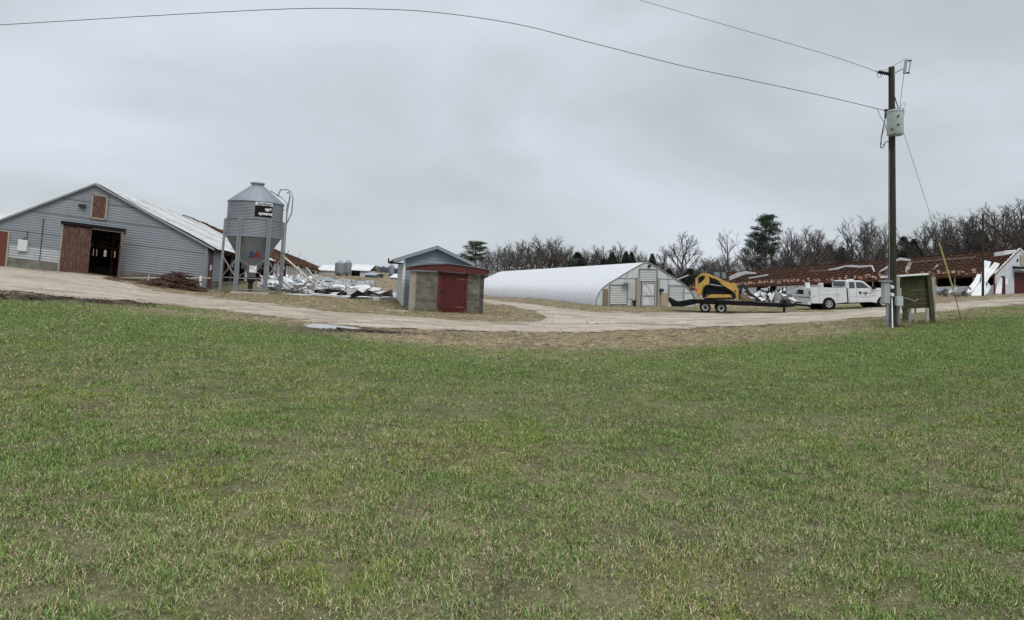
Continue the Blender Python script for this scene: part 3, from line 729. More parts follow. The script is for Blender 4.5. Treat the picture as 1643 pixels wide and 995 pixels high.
# white sheets still on: columns of panels, ragged upper edge further back
def st_of(px, py):
    best = None
    for i in range(0, 161):
        for j in range(0, 41):
            q = proj(np.array(SR((i / 160) ** 1.5, j / 40))); d = (q[0] - px) ** 2 + (q[1] - py) ** 2
            if best is None or d < best[0]: best = (d, (i / 160) ** 1.5, j / 40)
    return best[1], best[2]
cutp = [(s_of(285, 1), 1.0), (s_of(322, .9), .86), (s_of(345, .75), .70), (s_of(372, .55), .50)]
sE = max(s_of(405, 0), cutp[-1][0] + .02); cutp.append((sE, 0.0)); sR = cutp[0][0]
print('CUT', cutp)
def topf(s): return float(np.interp(s, [q[0] for q in cutp], [q[1] for q in cutp])) if s > sR else 1.0
def bare_b(s, t): return t > topf(s) - .02 and s > sR
lathed_roof(barn, SR, L_b, WR, 0.0, 5, tan_t=.85, density=2.2, bare=bare_b)
mb = MB(); ncol = int(sE * L_b / .95); rr = random.Random(3)
for i in range(ncol):
    s0_ = i / ncol * sE; s1_ = (i + .985) / ncol * sE; sm = (s0_ + s1_) / 2
    if sm < sR: top = 1.0
    else: top = max(.03, topf(sm) - rr.uniform(0, .05))
    nseg = 8; vs = []
    for j in range(nseg + 1):
        t = top * j / nseg; wob = .05 + .03 * math.sin(i * .7 + j) + (.10 * rr.random() if (j == nseg and sm > sR * .4) else 0)
        for q in range(5): vs.append(SR(s0_ + (s1_ - s0_) * q / 4, t, wob + (.03 if q in (0, 4) else 0)))
    mb.add(vs, [(5 * j + q, 5 * j + q + 1, 5 * j + q + 6, 5 * j + q + 5) for j in range(nseg) for q in range(4)])
mb.build('roof_sheets', ROOFW, barn, solid=.01)
# slope facing away
S2 = lambda s, t: (Cc + w3s * (L_b * s)) * (1 - t) + (N_r * (1 - s) + F_r * s) * t
mb = MB()
for i in range(12):
    a, b = i / 12, (i + 1) / 12; mb.quad(S2(a, 0), S2(b, 0), S2(b, 1), S2(a, 1))
mb.build('rear_roof', GALVD, barn, solid=.04)
for i in range(9):   # bent strips sticking up along the ridge
    s = rr.uniform(sR * .2, .8); p = SR(s, 1, 0)
roof_bits = MB()
for px, h in ((461, 6), (478, 9), (505, 4), (430, 7)):
    p = SR(s_of(px, 1), 1, 0); k = (p.y) / F; roof_bits.bar(p, p + Vector((rr.uniform(.2, .6), 0, h * k)), .12, .05)
build_each(roof_bits, 'bent_rafter_end', RUSTD, barn)

# pale rail along the foot of the wall, with its short post
ra = G(197, 451); ra.z = V(193, 446, ra.y).z
A = V(192, 446.2, 38.0); B = V(338, 446.5, 38.2)
rl = thing('rail', 'long pale rail held low along the barn footing on a short white post', 'rail', on_ground(B.x, B.y))
mb = MB(); mb.tube([A, B], .045, 8); mb.build('bar', WOODP, rl)
mb = MB(); q = V(322, 446, 38.1); g = on_ground(q.x, q.y); mb.box(g.x - .06, g.x + .06, g.y - .04, g.y + .04, g.z - .1, q.z + .12); mb.build('post', WHITEP, rl)
mb = MB(); q = V(239, 441, 38.05); g = on_ground(q.x, q.y); mb.box(g.x - .04, g.x + .04, g.y - .03, g.y + .03, g.z - .1, q.z); mb.build('post', WOODP, rl)

# heap of rusty scrap in front of the wall
mb = MB(); rr = random.Random(11); c = G(282, 463)
for i in range(260):
    x = rr.gauss(0, .85); y = rr.gauss(0, .35); hmax = .85 * math.exp(-(x / 1.1) ** 2 - (y / .6) ** 2)
    if abs(x) > 1.65: continue
    z = rr.uniform(0, hmax); L = rr.uniform(.5, 1.7); an = rr.gauss(0, .35); g = float(gz(c.x + x, c.y + y))
    p = Vector((c.x + x, c.y + y, g + z)); d = Vector((math.cos(an), math.sin(an), rr.gauss(0, .12))) * L / 2; bow = Vector((0, 0, rr.uniform(.0, .16)))
    mb.tube([p - d, p + bow, p + d], rr.uniform(.012, .035), 5)
for i in range(14):
    x = rr.gauss(.2, .25); p = Vector((c.x + x, c.y + rr.gauss(0, .2), float(gz(c.x + x, c.y)) + .8)); an = rr.uniform(0, 6)
    mb.tube([p, p + Vector((math.cos(an) * .3, math.sin(an) * .2, .2)), p + Vector((math.cos(an) * .55, math.sin(an) * .3, -.15))], .02, 5)
props(mb.build('scrap_heap', SCRAPM, base=c), 'tangled heap of rusty bars and pipes on the ground below the barn wall', 'scrap heap')
# spilled red mulch at the open door
mb = MB(); c = G(178, 450)
for i in range(900):
    x = rr.gauss(0, .55); y = rr.gauss(0, .28); g = float(0)
    hh = .16 * math.exp(-(x / .7) ** 2 - (y / .35) ** 2); s_ = rr.uniform(.02, .06); an = rr.uniform(0, 3.1)
    p = Vector((c.x + x, c.y + y, c.z + hh + .01)); dx = Vector((math.cos(an) * s_, math.sin(an) * s_, rr.uniform(-.02, .02))); dy = Vector((-math.sin(an) * s_, math.cos(an) * s_, rr.uniform(0, .03)))
    mb.quad(p - dx - dy * .4, p + dx - dy * .4, p + dx + dy * .4, p - dx + dy * .4)
props(mb.build('litter', mat('red_litter', (.16, .06, .03), .95, .4, 8), base=c), 'reddish brown litter spilled at the open barn doorway', 'litter', kind='stuff')

# white roofed barn beyond, at the very left
nbn = thing('neighbouring_barn', 'white roofed barn glimpsed over the left slope of the grey barn', 'barn', V(-60, 430, 62))
r0 = V(-140, 334, 64); r1_ = V(28, 343, 70); f0 = V(-160, 350, 60); f1 = V(36, 358, 66); bk = Vector((0, 6, -2.2))
mb = MB(); mb.prism([f0, f1, r1_, r0], (0, 0, -.08)); mb.prism([r0, r1_, r1_ + bk, r0 + bk], (0, 0, -.08)); mb.build('roof', ROOFW, nbn)
mb = MB(); mb.bar(f0 + Vector((0, -.05, -.05)), f1 + Vector((0, -.05, -.05)), .1, .22); mb.build('eave_trim', DARK, nbn)
g0 = Vector((f0.x + .4, f0.y + .5, f0.z - 3.2)); g1 = Vector((f1.x - .4, f1.y + .5, f1.z - 3.2))
mb = MB(); mb.prism([g0, g1, g1 + Z * 3.1, g0 + Z * 3.1], (0, 9, 0)); mb.build('wall', GALV, nbn)
# ------------------------------------------------------------------ feed bin
DS = 37.6; cb = V(401, 470, DS); u = DS / F; cb.z = V(401, 470, DS).z
bin_ = thing('feed_bin', 'tall galvanised feed bin on six steel legs, numbered 3A, by the grey barn', 'feed bin', cb)
Rb = 41.5 * u; zf = lambda py: (470 - py) * u
z_hb, z_cb, z_lt, z_cn, z_cap = zf(440), zf(381), zf(354), zf(326), zf(292)
# corrugated drum
prof = []; nn = int((z_cn - z_cb) / .085) * 4
for i in range(nn + 1):
    z = z_cb + (z_cn - z_cb) * i / nn; ring = 0.0; prof.append((Rb + .016 * math.sin(i * math.pi / 2) + ring, z))
MB().lathe(prof, cb, 64, cap=False).build('drum', GALV, bin_, smooth=True)
mb = MB(); 
for z in (z_cb, (z_cb + z_cn) / 2, z_cn): mb.lathe([(Rb + .0, z - .04), (Rb + .035, z - .03), (Rb + .035, z + .03), (Rb, z + .04)], cb, 64, cap=False)
mb.build('drum_band', GALV, bin_)
rc_ = .30
mb = MB().lathe([(Rb + .06, z_cn - .03), (Rb + .05, z_cn + .01), (rc_ + .12, z_cap - .28), (rc_ + .1, z_cap - .26)], cb, 64, cap=True); roofc = mb.build('cone_roof', GALV, bin_, smooth=True)
mb = MB()
for k in range(16):
    t = 2 * math.pi * k / 16; d = Vector((math.cos(t), math.sin(t), 0)); mb.bar(cb + d * (Rb + .04) + Z * (z_cn + .02), cb + d * (rc_ + .1) + Z * (z_cap - .26), .03, .03)
mb.build('roof_rib', GALV, roofc)
MB().lathe([(rc_ + .06, z_cap - .3), (rc_ + .06, z_cap - .12), (rc_ + .13, z_cap - .12), (rc_ + .12, z_cap - .04), (rc_ * .5, z_cap)], cb, 32).build('cap', GALV, bin_, smooth=True)
MB().lathe([(Rb - .01, z_cb + .01), (.24, z_hb), (.22, z_hb - .25)], cb, 64).build('hopper', HOPPER, bin_, smooth=True)
MB().lathe([(.24, z_hb - .2), (.26, z_hb - .35), (.14, z_hb - .55), (.14, .1)], cb, 16).build('boot', DARK, bin_)
thc = math.atan2(-cb.y, -cb.x); ang0 = thc - math.radians(30)
legtop = zf(354)
legs = []
for k in range(6):
    t = ang0 + k * math.pi / 3 ; d = Vector((math.cos(t), math.sin(t), 0)); tt = Vector((-d.y, d.x, 0))
    p = cb + d * (Rb + .05); g = float(gz(p.x, p.y))
    mb = MB(); a = Vector((p.x, p.y, g - .02)); b = p + Z * legtop
    mb.bar(a + d * .03, b + d * .03, .14, .03, up=tt); mb.bar(a + tt * .07 - d * .02, b + tt * .07 - d * .02, .03, .12, up=tt); mb.bar(a - tt * .07 - d * .02, b - tt * .07 - d * .02, .03, .12, up=tt)
    mb.build('leg', GALVD, bin_); legs.append(p)
mb = MB()
for k in range(6):
    a, b = legs[k], legs[(k + 1) % 6]; lo, hi = Z * .9, Z * 2.15
    mb.bar(a + lo, b + hi, .05, .03); mb.bar(b + lo, a + hi, .05, .03); mb.bar(a + lo, b + lo, .06, .04)
    if k in (0, 5): mb.bar(a + Z * .25, b + Z * .25, .06, .04)
mb.build('brace', GALVD, bin_)
mb = MB().lathe([(1.0, -.1), (1.0, .02)], cb, 6)
fl = legs[0]; mb = MB()
mb.bar(legs[0] + Vector((-.2, -.1, .06)), legs[1] + Vector((.3, -.15, .04)), .22, .13); mb.bar(legs[3] + Vector((-.2, .1, .06)), legs[2] + Vector((.3, .1, .06)), .2, .12)
build_each(mb, 'timber_base', WOODP, bin_)
# ladder with hoop cage on the right
tL = thc + math.radians(82); d = Vector((math.cos(tL), math.sin(tL), 0)); tt = Vector((-d.y, d.x, 0)); q = cb + d * (Rb + .22)
mb = MB()
for s_ in (-.2, .2): mb.tube([q + tt * s_ + Z * .25, q + tt * s_ + Z * (z_cn + .1), q + tt * s_ - d * .35 + Z * (z_cn + .45), cb + d * .75 + tt * s_ + Z * (z_cap - .45)], .028, 6)
k = 0
while .5 + k * .3 < z_cn: mb.tube([q - tt * .2 + Z * (.5 + k * .3), q + tt * .2 + Z * (.5 + k * .3)], .014, 5); k += 1
for s_ in (-.2, .2):
    mb.tube([q + tt * s_ + Z * (z_cn - .5), q + tt * s_ + d * .12 + Z * (z_cn + .6), q + tt * s_ * .8 + d * .0 + Z * (z_cn + 1.0), q + tt * s_ * .8 - d * .45 + Z * (z_cn + .95), q + tt * s_ * .8 - d * .62 + Z * (z_cn + .52)], .026, 6)
for s_ in (-.2, .2): mb.tube([q + tt * s_ + d * .0 + Z * (z_cn - 1.2), q + tt * s_ + d * .28 + Z * (z_cn - .5), q + tt * s_ + d * .3 + Z * (z_cn + .5), q + tt * s_ * .6 + d * .15 + Z * (z_cn + .9), q + tt * s_ * .5 - d * .1 + Z * (z_cn + .75)], .022, 6)
for z in (1.3, 2.6, 4.0, z_cn - .3): mb.bar(q + Z * z, cb + d * (Rb - .0) + Z * z, .04)
mb.build('ladder', GALVD, bin_)
# sign and number facing the camera
def face(th, r, z): return cb + Vector((math.cos(th), math.sin(th), 0)) * r + Z * z
cx = math.radians(-90 + 21.5); thc = math.atan2(-cb.y, -cb.x)
th = thc + math.radians(16); z0s, z1s = zf(350), zf(333)
mb = MB(); vs = []
for i in range(7):
    a = th - .31 + .62 * i / 6; vs += [face(a, Rb + .04, z0s), face(a, Rb + .04, z1s)]
mb.add(vs, [(2 * i, 2 * i + 2, 2 * i + 3, 2 * i + 1) for i in range(6)]); sign = mb.build('sign', BLACKP, bin_, solid=.01)
a_m = th - .0; nrm = Vector((math.cos(a_m), math.sin(a_m), 0)); xd = Vector((-nrm.y, nrm.x, 0))
mb = MB(); vs = []
for i in range(7):
    a = th - .31 + .62 * i / 6; vs += [face(a, Rb + .045, z1s + .005), face(a, Rb + .045, z1s + .2)]
mb.add(vs, [(2 * i, 2 * i + 2, 2 * i + 3, 2 * i + 1) for i in range(6)]); mb.build('sign_header', TRIMW, sign, solid=.008)
cpos = face(a_m, Rb + .06, 0)
text('Northeast', BLACKP, sign, cpos + nrm * .03 + Z * (z1s + .10), xd, Z, .20, bold=.004)
text('agri', WHITEP, sign, cpos + xd * .22 + nrm * .04 + Z * (z0s + (z1s - z0s) * .70), xd, Z, .25, bold=.006)
text('systems', WHITEP, sign, cpos + xd * .08 + nrm * .04 + Z * (z0s + (z1s - z0s) * .27), xd, Z, .25, bold=.006)
hz_ = zf(410); rh = .24 + (Rb - .24) * (hz_ - z_hb) / (z_cb - z_hb)
slope = math.atan2(Rb - .24, z_cb - z_hb); an = thc + math.radians(3); nd = Vector((math.cos(an), math.sin(an), 0)); xd = Vector((-nd.y, nd.x, 0)); yd = (Z * math.cos(slope) + nd * math.sin(slope))
hp_ = cb + nd * (rh + .03) + Z * hz_
text('3', BLUEP, bin_, hp_ - xd * .14, xd, yd, .58, name='number', bold=.02); text('A', REDL, bin_, hp_ + xd * .18, xd, yd, .58, name='number', bold=.02)
pl = face(thc + .1, .75, zf(432)); mb = MB(); mb.prism([pl + xd * -.2 + Z * -.2, pl + xd * .2 + Z * -.2, pl + xd * .2 + Z * .2, pl + xd * -.2 + Z * .2], nd * .01); mb.build('placard', WHITEP, bin_)
pl = face(thc + .6, 1.25, zf(450)); mb = MB(); mb.prism([pl + xd * -.13 + Z * -.18, pl + xd * .13 + Z * -.18, pl + xd * .13 + Z * .18, pl + xd * -.13 + Z * .18], nd * .01); mb.build('placard', WHITEP, bin_)

# ------------------------------------------------------------------ flat strips bent through picked points
def strip(name, pts, m, parent=None, base=None, thick=.012, ribs=True):
    """pts: (px, py, D, half width m, (dirx, diry) of the width in the picture)"""
    mb = MB(); vs = []
    for px, py, D, hw, (dx, dy) in pts:
        k = F / D * hw; n_ = math.hypot(dx, dy); dx /= n_; dy /= n_
        for j, o in ((-1, 0), (-.5, .05), (0, 0), (.5, .05), (1, 0)):
            p = V(px + dx * k * j, py + dy * k * j, D); p.y -= o if ribs else 0; vs.append(p)
    n = len(pts); mb.add(vs, [(5 * i + j, 5 * i + j + 1, 5 * i + j + 6, 5 * i + j + 5) for i in range(n - 1) for j in range(4)])
    return mb.build(name, m, parent, solid=thick, base=base)

# ------------------------------------------------------------------ sheets of torn roofing on the ground
rr = random.Random(21)
sheets = []
def sheet(px, py, L, Wd, rz, m, lab, seed, amp=.12, curl=.3, tilt=0.0, dz=0.0):
    c = G(px, py); c.z += dz
    mb = crumple(c, L, Wd, rz, tilt, amp, curl, seed)
    o = mb.build('roofing_sheet', m, base=c, solid=.012, smooth=True); props(o, lab, 'metal sheet', 'torn roofing sheets lying beyond the feed bin'); return o
big = [
 (487, 471, 5.2, 1.0, -.28, WHITEM, 'long white sheet curving up at its left end nearest the feed bin legs', 1, .08, .3, 0, 0),
 (520, 470, 4.6, 1.3, -.05, WHITEM, 'white folded sheet with a dark hollow under its raised middle ridge', 2, .16, .3, .05, .05),
 (548, 472, 4.2, 1.1, -.15, WHITEM, 'white sheet with a rolled edge in the middle of the wreckage', 3, .14, .3, .08, 0),
 (575, 475, 3.2, 1.2, -.1, WHITEM, 'crumpled white sheet with a sharp dark peak at the front', 4, .26, .4, .05, 0),
 (598, 477, 2.6, 1.2, .1, WHITEM, 'short white twisted sheet standing on edge at the front right', 5, .25, .35, .05, 0),
 (618, 477, 3.2, .9, -.12, WHITEM, 'flat white sheet reaching farthest right toward the blue shed', 6, .08, .4, .05, 0),
 (540, 477, 6.5, .35, -.12, WHITEM, 'narrow white strip lying along the front edge of the wreckage', 7, .03, .1, 0, 0),
 (560, 466, 4.5, 1.4, -.2, SHEETG, 'grey sheet lying flat behind the folded white one', 8, .12, .3, 0, .05),
 (595, 470, 4.5, 1.6, -.25, SHEETG, 'wide grey sheet lying flat at the right side of the wreckage', 9, .06, .2, 0, 0),
 (512, 462, 5.5, 1.2, .2, SHEETG, 'grey sheet sloping down from the barn wall', 10, .2, .3, .2, .1),
]
for b in big: px, py, L, Wd, rz, m, lab, sd_, amp, cu, ti, dz = b; sheet(px, py, L, Wd, rz, m, lab, sd_, amp, cu, ti, dz)
for i in range(26):
    px = rr.uniform(455, 590); py = rr.uniform(453, 467) + (px - 455) * .02
    c = G(px, py); mb = crumple(c, rr.uniform(1.5, 5), rr.uniform(.5, 1.3), rr.uniform(-.6, .5), rr.uniform(-.3, .5), rr.uniform(.06, .2), rr.uniform(.1, .35), 100 + i, 14, 4)
    o = mb.build('roofing_sheet', [WHITEM, SHEETG, GALV, SHEETG][i % 4], base=c, solid=.012, smooth=True)
    props(o, 'small crumpled sheet somewhere in the jumble in front of the stripped barn', 'metal sheet', 'small crumpled sheets in the jumble')
# ribbons of metal, and black strips for shaded gaps, traced through the front of the wreckage
def ribbon(pts, py_foot, m, lab, w0=.3):
    q = [(x, y, gd(x, py_foot) + dz_, w, (0, 1)) for x, y, w, dz_ in pts]
    o = strip('roofing_sheet', q, m, base=V(q[0][0], q[0][1], q[0][2])); props(o, lab, 'metal sheet', 'long ribbons of torn roofing beyond the feed bin')
ribbon([(450, 442, .22, .6), (455, 455, .3, .3), (464, 463, .3, 0), (478, 468.5, .26, -.2), (492, 470, .2, -.2)], 471, WHITEM, 'long white ribbon swooping from the barn side to the ground behind the ladder')
ribbon([(484, 466, .12, 0), (500, 461, .16, .1), (522, 457.5, .14, .2), (543, 454, .12, .2), (556, 458, .12, .1), (568, 463, .1, 0)], 470, WHITEM, 'upper white ribbon bent like a low gable across the middle of the wreckage')
ribbon([(488, 469.5, .14, -.1), (505, 466.5, .12, -.1), (525, 464, .10, -.1), (545, 462, .16, 0), (552, 466, .14, 0)], 472, WHITEM, 'white ribbon folded just below the gable shaped one')
ribbon([(500, 472, .07, -.3), (530, 474.5, .07, -.3), (560, 478, .08, -.3), (590, 481, .08, -.3)], 478, WHITEM, 'thin white edge strip running along the front of the wreckage')
ribbon([(505, 469, .16, -.1), (525, 469.5, .22, -.1), (545, 470, .22, -.1), (560, 471, .12, -.1)], 474, BLACKP, 'black strip standing in for the shaded hollow under the folded white ribbon')  # painted shade: black strip where the fold is hollow
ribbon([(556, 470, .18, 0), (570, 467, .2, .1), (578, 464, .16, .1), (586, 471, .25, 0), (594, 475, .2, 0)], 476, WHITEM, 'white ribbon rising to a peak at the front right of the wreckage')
ribbon([(563, 476, .12, -.1), (574, 473, .3, -.1), (584, 477, .22, -.1), (592, 480, .12, -.1)], 479, BLACKP, 'black strip standing in for the shaded gap under the peaked ribbon')  # black strip paints the dark gap below the peak
ribbon([(590, 466, .1, .4), (604, 469, .16, .2), (620, 474, .18, 0), (634, 472.5, .1, 0)], 477, WHITEM, 'white ribbon curling up at its right tip beside the blue shed')
ribbon([(560, 461, .12, 1.5), (585, 464, .1, 1.2), (612, 470, .1, 1)], 469, SHEETG, 'grey ribbon lying behind the white ones at right')
bx = V(604, 480, gd(604, 483)); o = MB().box(bx.x - .2, bx.x + .2, bx.y - .1, bx.y + .1, bx.z - .12, bx.z + .14).build('box_scrap', WHITEM, base=bx, bevel=.03); props(o, 'small white boxy scrap at the front right end of the wreckage', 'scrap')
# broken timbers
def timber(a, b, w, m, lab, grp=None):
    o = MB().bar(a, b, w, w * .6).build('broken_timber', m, base=a); props(o, lab, 'timber', grp); return o
for (x0, y0, x1, y1, D, lab, m) in [(452, 409, 512, 462, 52, 'long pale board leaning from the torn roof down to the wreckage', WOODP), (478, 428, 490, 455, 50, 'dark board leaning against the white barn side', WOODG), (492, 430, 520, 466, 50, 'grey board leaning at a slant in front of the barn side', WOODG)]:
    timber(V(x0, y0, D + 3), V(x1, y1, D - 3), .14, m, lab)
mb = MB()
for i in range(420):
    px = rr.uniform(440, 600); py = rr.uniform(450, 474) + (px - 455) * .03; c = G(px, py); an = rr.uniform(0, 3.1); L = rr.uniform(.15, 1.0)
    c.z += rr.uniform(.02, .5); mb.bar(c, c + Vector((math.cos(an) * L, math.sin(an) * L, rr.uniform(-.15, .35))), rr.uniform(.04, .15), .03)
props(mb.build('wreckage', mat('wreck_bits', (.14, .12, .10), .9, .8, 2), base=G(520, 465)), 'broken laths and dark scraps strewn among the torn sheets', 'wreckage', kind='stuff')
mb = MB()
for i in range(300):
    px = rr.uniform(420, 520); py = rr.uniform(450, 466); c = G(px, py); an = rr.uniform(0, 3.1); L = rr.uniform(.2, 1.0)
    c.z += rr.uniform(.02, .55); mb.bar(c, c + Vector((math.cos(an) * L, math.sin(an) * L, rr.uniform(-.15, .35))), rr.uniform(.05, .3), .03)
props(mb.build('pale_scraps', CURT, base=G(470, 460)), 'pale scraps of board and curtain heaped along the open barn side', 'wreckage', kind='stuff')

# ------------------------------------------------------------------ distant farm behind the wreckage
def far_bin(px, pybase, ptop, wpx, D, lab):
    c = V(px, pybase, D); u = D / F; R = wpx / 2 * u; H = (pybase - ptop) * u
    t = thing('feed_bin', lab, 'feed bin', c, 'distant feed bins')
    MB().lathe([(R, H * .42), (R, H * .86)], c, 20, cap=False).build('drum', GALV, t, smooth=True)
    MB().lathe([(R * 1.03, H * .86), (R * .2, H)], c, 20).build('cone_roof', GALV, t, smooth=True)
    MB().lathe([(R * .98, H * .42), (R * .15, H * .16)], c, 20).build('hopper', HOPPER, t, smooth=True)
    for k in range(4):
        a = k * math.pi / 2 + .6; p = c + Vector((math.cos(a), math.sin(a), 0)) * R
        MB().bar(p - Z * .1, p + Z * H * .5, .16).build('leg', GALVD, t)
far_bin(544, 452, 418, 15.5, 118, 'wider left one of the pair of distant feed bins above the wreckage')
far_bin(557, 452, 417, 11, 122, 'narrower right one of the pair of distant feed bins above the wreckage')
far_bin(627, 452, 423, 8.5, 125, 'lone distant feed bin just left of the blue shed')
def far_house(name, lab, x0, x1, yb, ye, yr, D, mw, mr, openings=(), cat='building'):
    u = D / F; a = V(x0, yb, D); b = V(x1, yb, D); c = (a + b) / 2; b.z = a.z = min(a.z, b.z) - .5; h = (yb - ye) * u + .5; hr = (ye - yr) * u; dep = 9
    t = thing(name, lab, cat, c)
    mb = MB(); mb.hexa([a, b, b + Vector((0, dep, 0)), a + Vector((0, dep, 0)), a + Z * h, b + Z * h, b + Vector((0, dep, h)), a + Vector((0, dep, h))]); mb.build('wall', mw, t)
    o = Vector((.4, 0, 0)); mb = MB()
    mb.prism([a + Z * h - o + Vector((0, -.4, 0)), b + Z * h + o + Vector((0, -.4, 0)), b + o + Vector((0, dep / 2, h + hr)), a - o + Vector((0, dep / 2, h + hr))], (0, 0, .1))
    mb.prism([a - o + Vector((0, dep / 2, h + hr)), b + o + Vector((0, dep / 2, h + hr)), b + o + Vector((0, dep + .4, h)), a - o + Vector((0, dep + .4, h))], (0, 0, .1)); mb.build('roof', mr, t)
    for (ox0, ox1, oy0, oy1, m, nm) in openings:
        p = V(ox0, oy0, D); q = V(ox1, oy1, D); mb = MB(); mb.box(p.x, q.x, a.y - .06, a.y + .03, min(p.z, q.z), max(p.z, q.z)); mb.build(nm, m, t)
    return t
far_house('machine_shed', 'distant white shed with a black panel as its shaded open front beyond the wreckage', 561, 590, 452, 434, 424, 130, WHITEM, WHITEM, [(563, 578, 446, 434.5, BLACKP, 'bay_shade'), (564, 570, 446, 439, WHITEM, 'tank'), (572.5, 578, 446, 440, WHITEM, 'tank')])  # black panel on the solid wall paints the bay's inner shade
far_house('small_shed', 'small blue grey shed at the end of the distant white shed', 585, 599, 449.5, 441.5, 438.5, 118, SIDING, SIDING)
far_house('white_shed', 'small white roofed shed half hidden behind the blue shed corner', 628, 646, 453, 446, 440, 120, WHITEM, WHITEM, [(632, 633.5, 453, 447, BLACKP, 'window'), (635.5, 637, 453, 447, BLACKP, 'window')])
far_house('low_white_barn', 'low white roofed barn just behind the left distant feed bin', 510, 540, 446, 434, 425, 128, WHITEM, WHITEM)
# ------------------------------------------------------------------ frame helper: pixel corners on an upright plane
def frame_of(pxl, pyl, Dl, pxr, pyr, wdir):
    """origin at the left foot, e along the front to the right foot, chosen square to wdir"""
    Ol = V(pxl, pyl, Dl); d = rays(pxr, pyr); Dr = float((Ol.x * wdir.x + Ol.y * wdir.y) / (d[0] * wdir.x + d[1] * wdir.y)); Or = V(pxr, pyr, Dr)
    e_ = (Or - Ol); L = math.hypot(e_.x, e_.y); return Ol, e_ / L, L, Or
# ---- block pump house
wA = w3.copy()
So, se, sL, Sr = frame_of(666, 498, 29.2, 774.5, 504.6, wA); sn = Vector((-wA.x, -wA.y, 0))
def fs(px, py): return frame_at(px, py, So, se)
shed = thing('pump_house', 'low block pump house with red door and red tar edged roof', 'shed', So)
ztl = fs(666, 435)[1]; ztr = fs(778, 441)[1]; dxl = fs(706, 470)[0]; dxr = fs(746, 470)[0]; zdt = fs(727, 438)[1]
dep = 2.6
def brickwall(O, e_, n_, a0, a1, z0, z1a, z1b, name='wall', th=.2):
    me = bpy.data.meshes.new(name); P = lambda a, z, d: tuple(Vector(O) + Vector(e_) * a + Z * z + n_ * d - BASE[shed.name])
    v = [P(a0, z0, -th), P(a1, z0, -th), P(a1, z0, 0), P(a0, z0, 0), P(a0, z1a, -th), P(a1, z1b, -th), P(a1, z1b, 0), P(a0, z1a, 0)]
    f = [(3, 2, 6, 7), (1, 0, 4, 5), (0, 3, 7, 4), (2, 1, 5, 6), (7, 6, 5, 4), (0, 1, 2, 3)]
    me.from_pydata(v, [], f); uv = me.uv_layers.new(name='UVMap'); k = 0
    for fi in f:
        for vi in fi:
            a = (a0, a1, a1, a0)[vi % 4]; z = (z0, z0, z0, z0, z1a, z1b, z1b, z1a)[vi]; o_ = 0 if vi % 4 in (2, 3) else th
            uv.data[k].uv = (a + (o_ if fi in ((0, 3, 7, 4), (2, 1, 5, 6)) else 0), z); k += 1
    me.materials.append(BLOCK); o = bpy.data.objects.new(name, me); COL.objects.link(o); o.parent = shed; BASE[o.name] = BASE[shed.name]; return o
brickwall(So, se, sn, 0, dxl - .06, -.4, ztl, ztl * .5 + zdt * .5)
brickwall(So, se, sn, dxr + .06, sL, -.4, zdt + .02, ztr)
brickwall(So - sn * 0, wA, Vector((-se.x, -se.y, 0)).normalized(), .2, dep, -.4, ztl, ztl, th=.2)
brickwall(So + Vector(se) * sL, wA, Vector((se.x, se.y, 0)).normalized(), .0, dep, -.4, ztr, ztr, th=.2)
brickwall(So + wA * dep, se, sn, 0, sL, -.4, ztl, ztr)
# pale board panel at the left corner
mb = MB(); pa = fs(656.5, 470)[0]
slab(mb, So, se, sn, pa, pa + .28, -.1, ztl, -.1, .05); slab(mb, So, se, sn, pa + .30, .0, -.1, ztl - .02, -.1, .0)
mb.build('corner_boards', WOODG, shed)
mb = MB(); n = 5
for i in range(n): slab(mb, So, se, sn, dxl + (dxr - dxl) * i / n + .004, dxl + (dxr - dxl) * (i + 1) / n - .004, .0, zdt, -.06, -.01)
rdoor = mb.build('door', REDP, shed)
for zz_ in (.25, zdt - .3): mb = MB(); slab(mb, So, se, sn, dxr - .45, dxr - .02, zz_, zz_ + .05, -.008, .006); mb.build('hinge', RUST, rdoor)
for zz_ in (.12, zdt - .16): mb = MB(); slab(mb, So, se, sn, dxl + .05, dxr - .05, zz_, zz_ + .1, -.009, .003); mb.build('door_rail', REDP, rdoor)
mb = MB(); slab(mb, So, se, sn, dxl - .02, dxl + .16, zdt * .5, zdt * .5 + .05, -.005, .04); mb.build('hasp', DARK, rdoor)
mb = MB(); slab(mb, So, se, sn, dxl - .12, dxl, -.1, zdt + .04, -.04, .03); slab(mb, So, se, sn, dxr, dxr + .12, -.1, zdt + .04, -.04, .03); slab(mb, So, se, sn, dxl - .12, dxr + .12, zdt + .04, zdt + .16, -.04, .03)
mb.build('door_frame', REDTRIM, shed)
# roof: fascia rises to the middle then falls to the right
pts_t = [fs(656, 428.5), fs(672, 426.3), fs(690, 425.2), fs(720, 424.4), fs(750, 428.3), fs(783, 433.6)]
pts_b = [fs(657, 434.0), fs(672, 432.8), fs(690, 434.0), fs(720, 436.5), fs(750, 438.6), fs(779, 440.8)]
P = lambda az, d: So + Vector(se) * az[0] + Z * az[1] + sn * d
mb = MB(); k = len(pts_t)
for i in range(k - 1):
    mb.hexa([P(pts_b[i], .12), P(pts_b[i + 1], .12), P(pts_b[i + 1], .22), P(pts_b[i], .22), P(pts_t[i], .12), P(pts_t[i + 1], .12), P(pts_t[i + 1], .22), P(pts_t[i], .22)])
fas = mb.build('fascia', REDTRIM, shed)
mb = MB()
for i in range(k - 1):
    up = Z * .012; mb.hexa([P(pts_t[i], .28) + up, P(pts_t[i + 1], .28) + up, P(pts_t[i + 1], -dep - .3) + up, P(pts_t[i], -dep - .3) + up] + [q + Z * .05 for q in (P(pts_t[i], .28), P(pts_t[i + 1], .28), P(pts_t[i + 1], -dep - .3), P(pts_t[i], -dep - .3))])
mb.build('roof', SHING, shed)
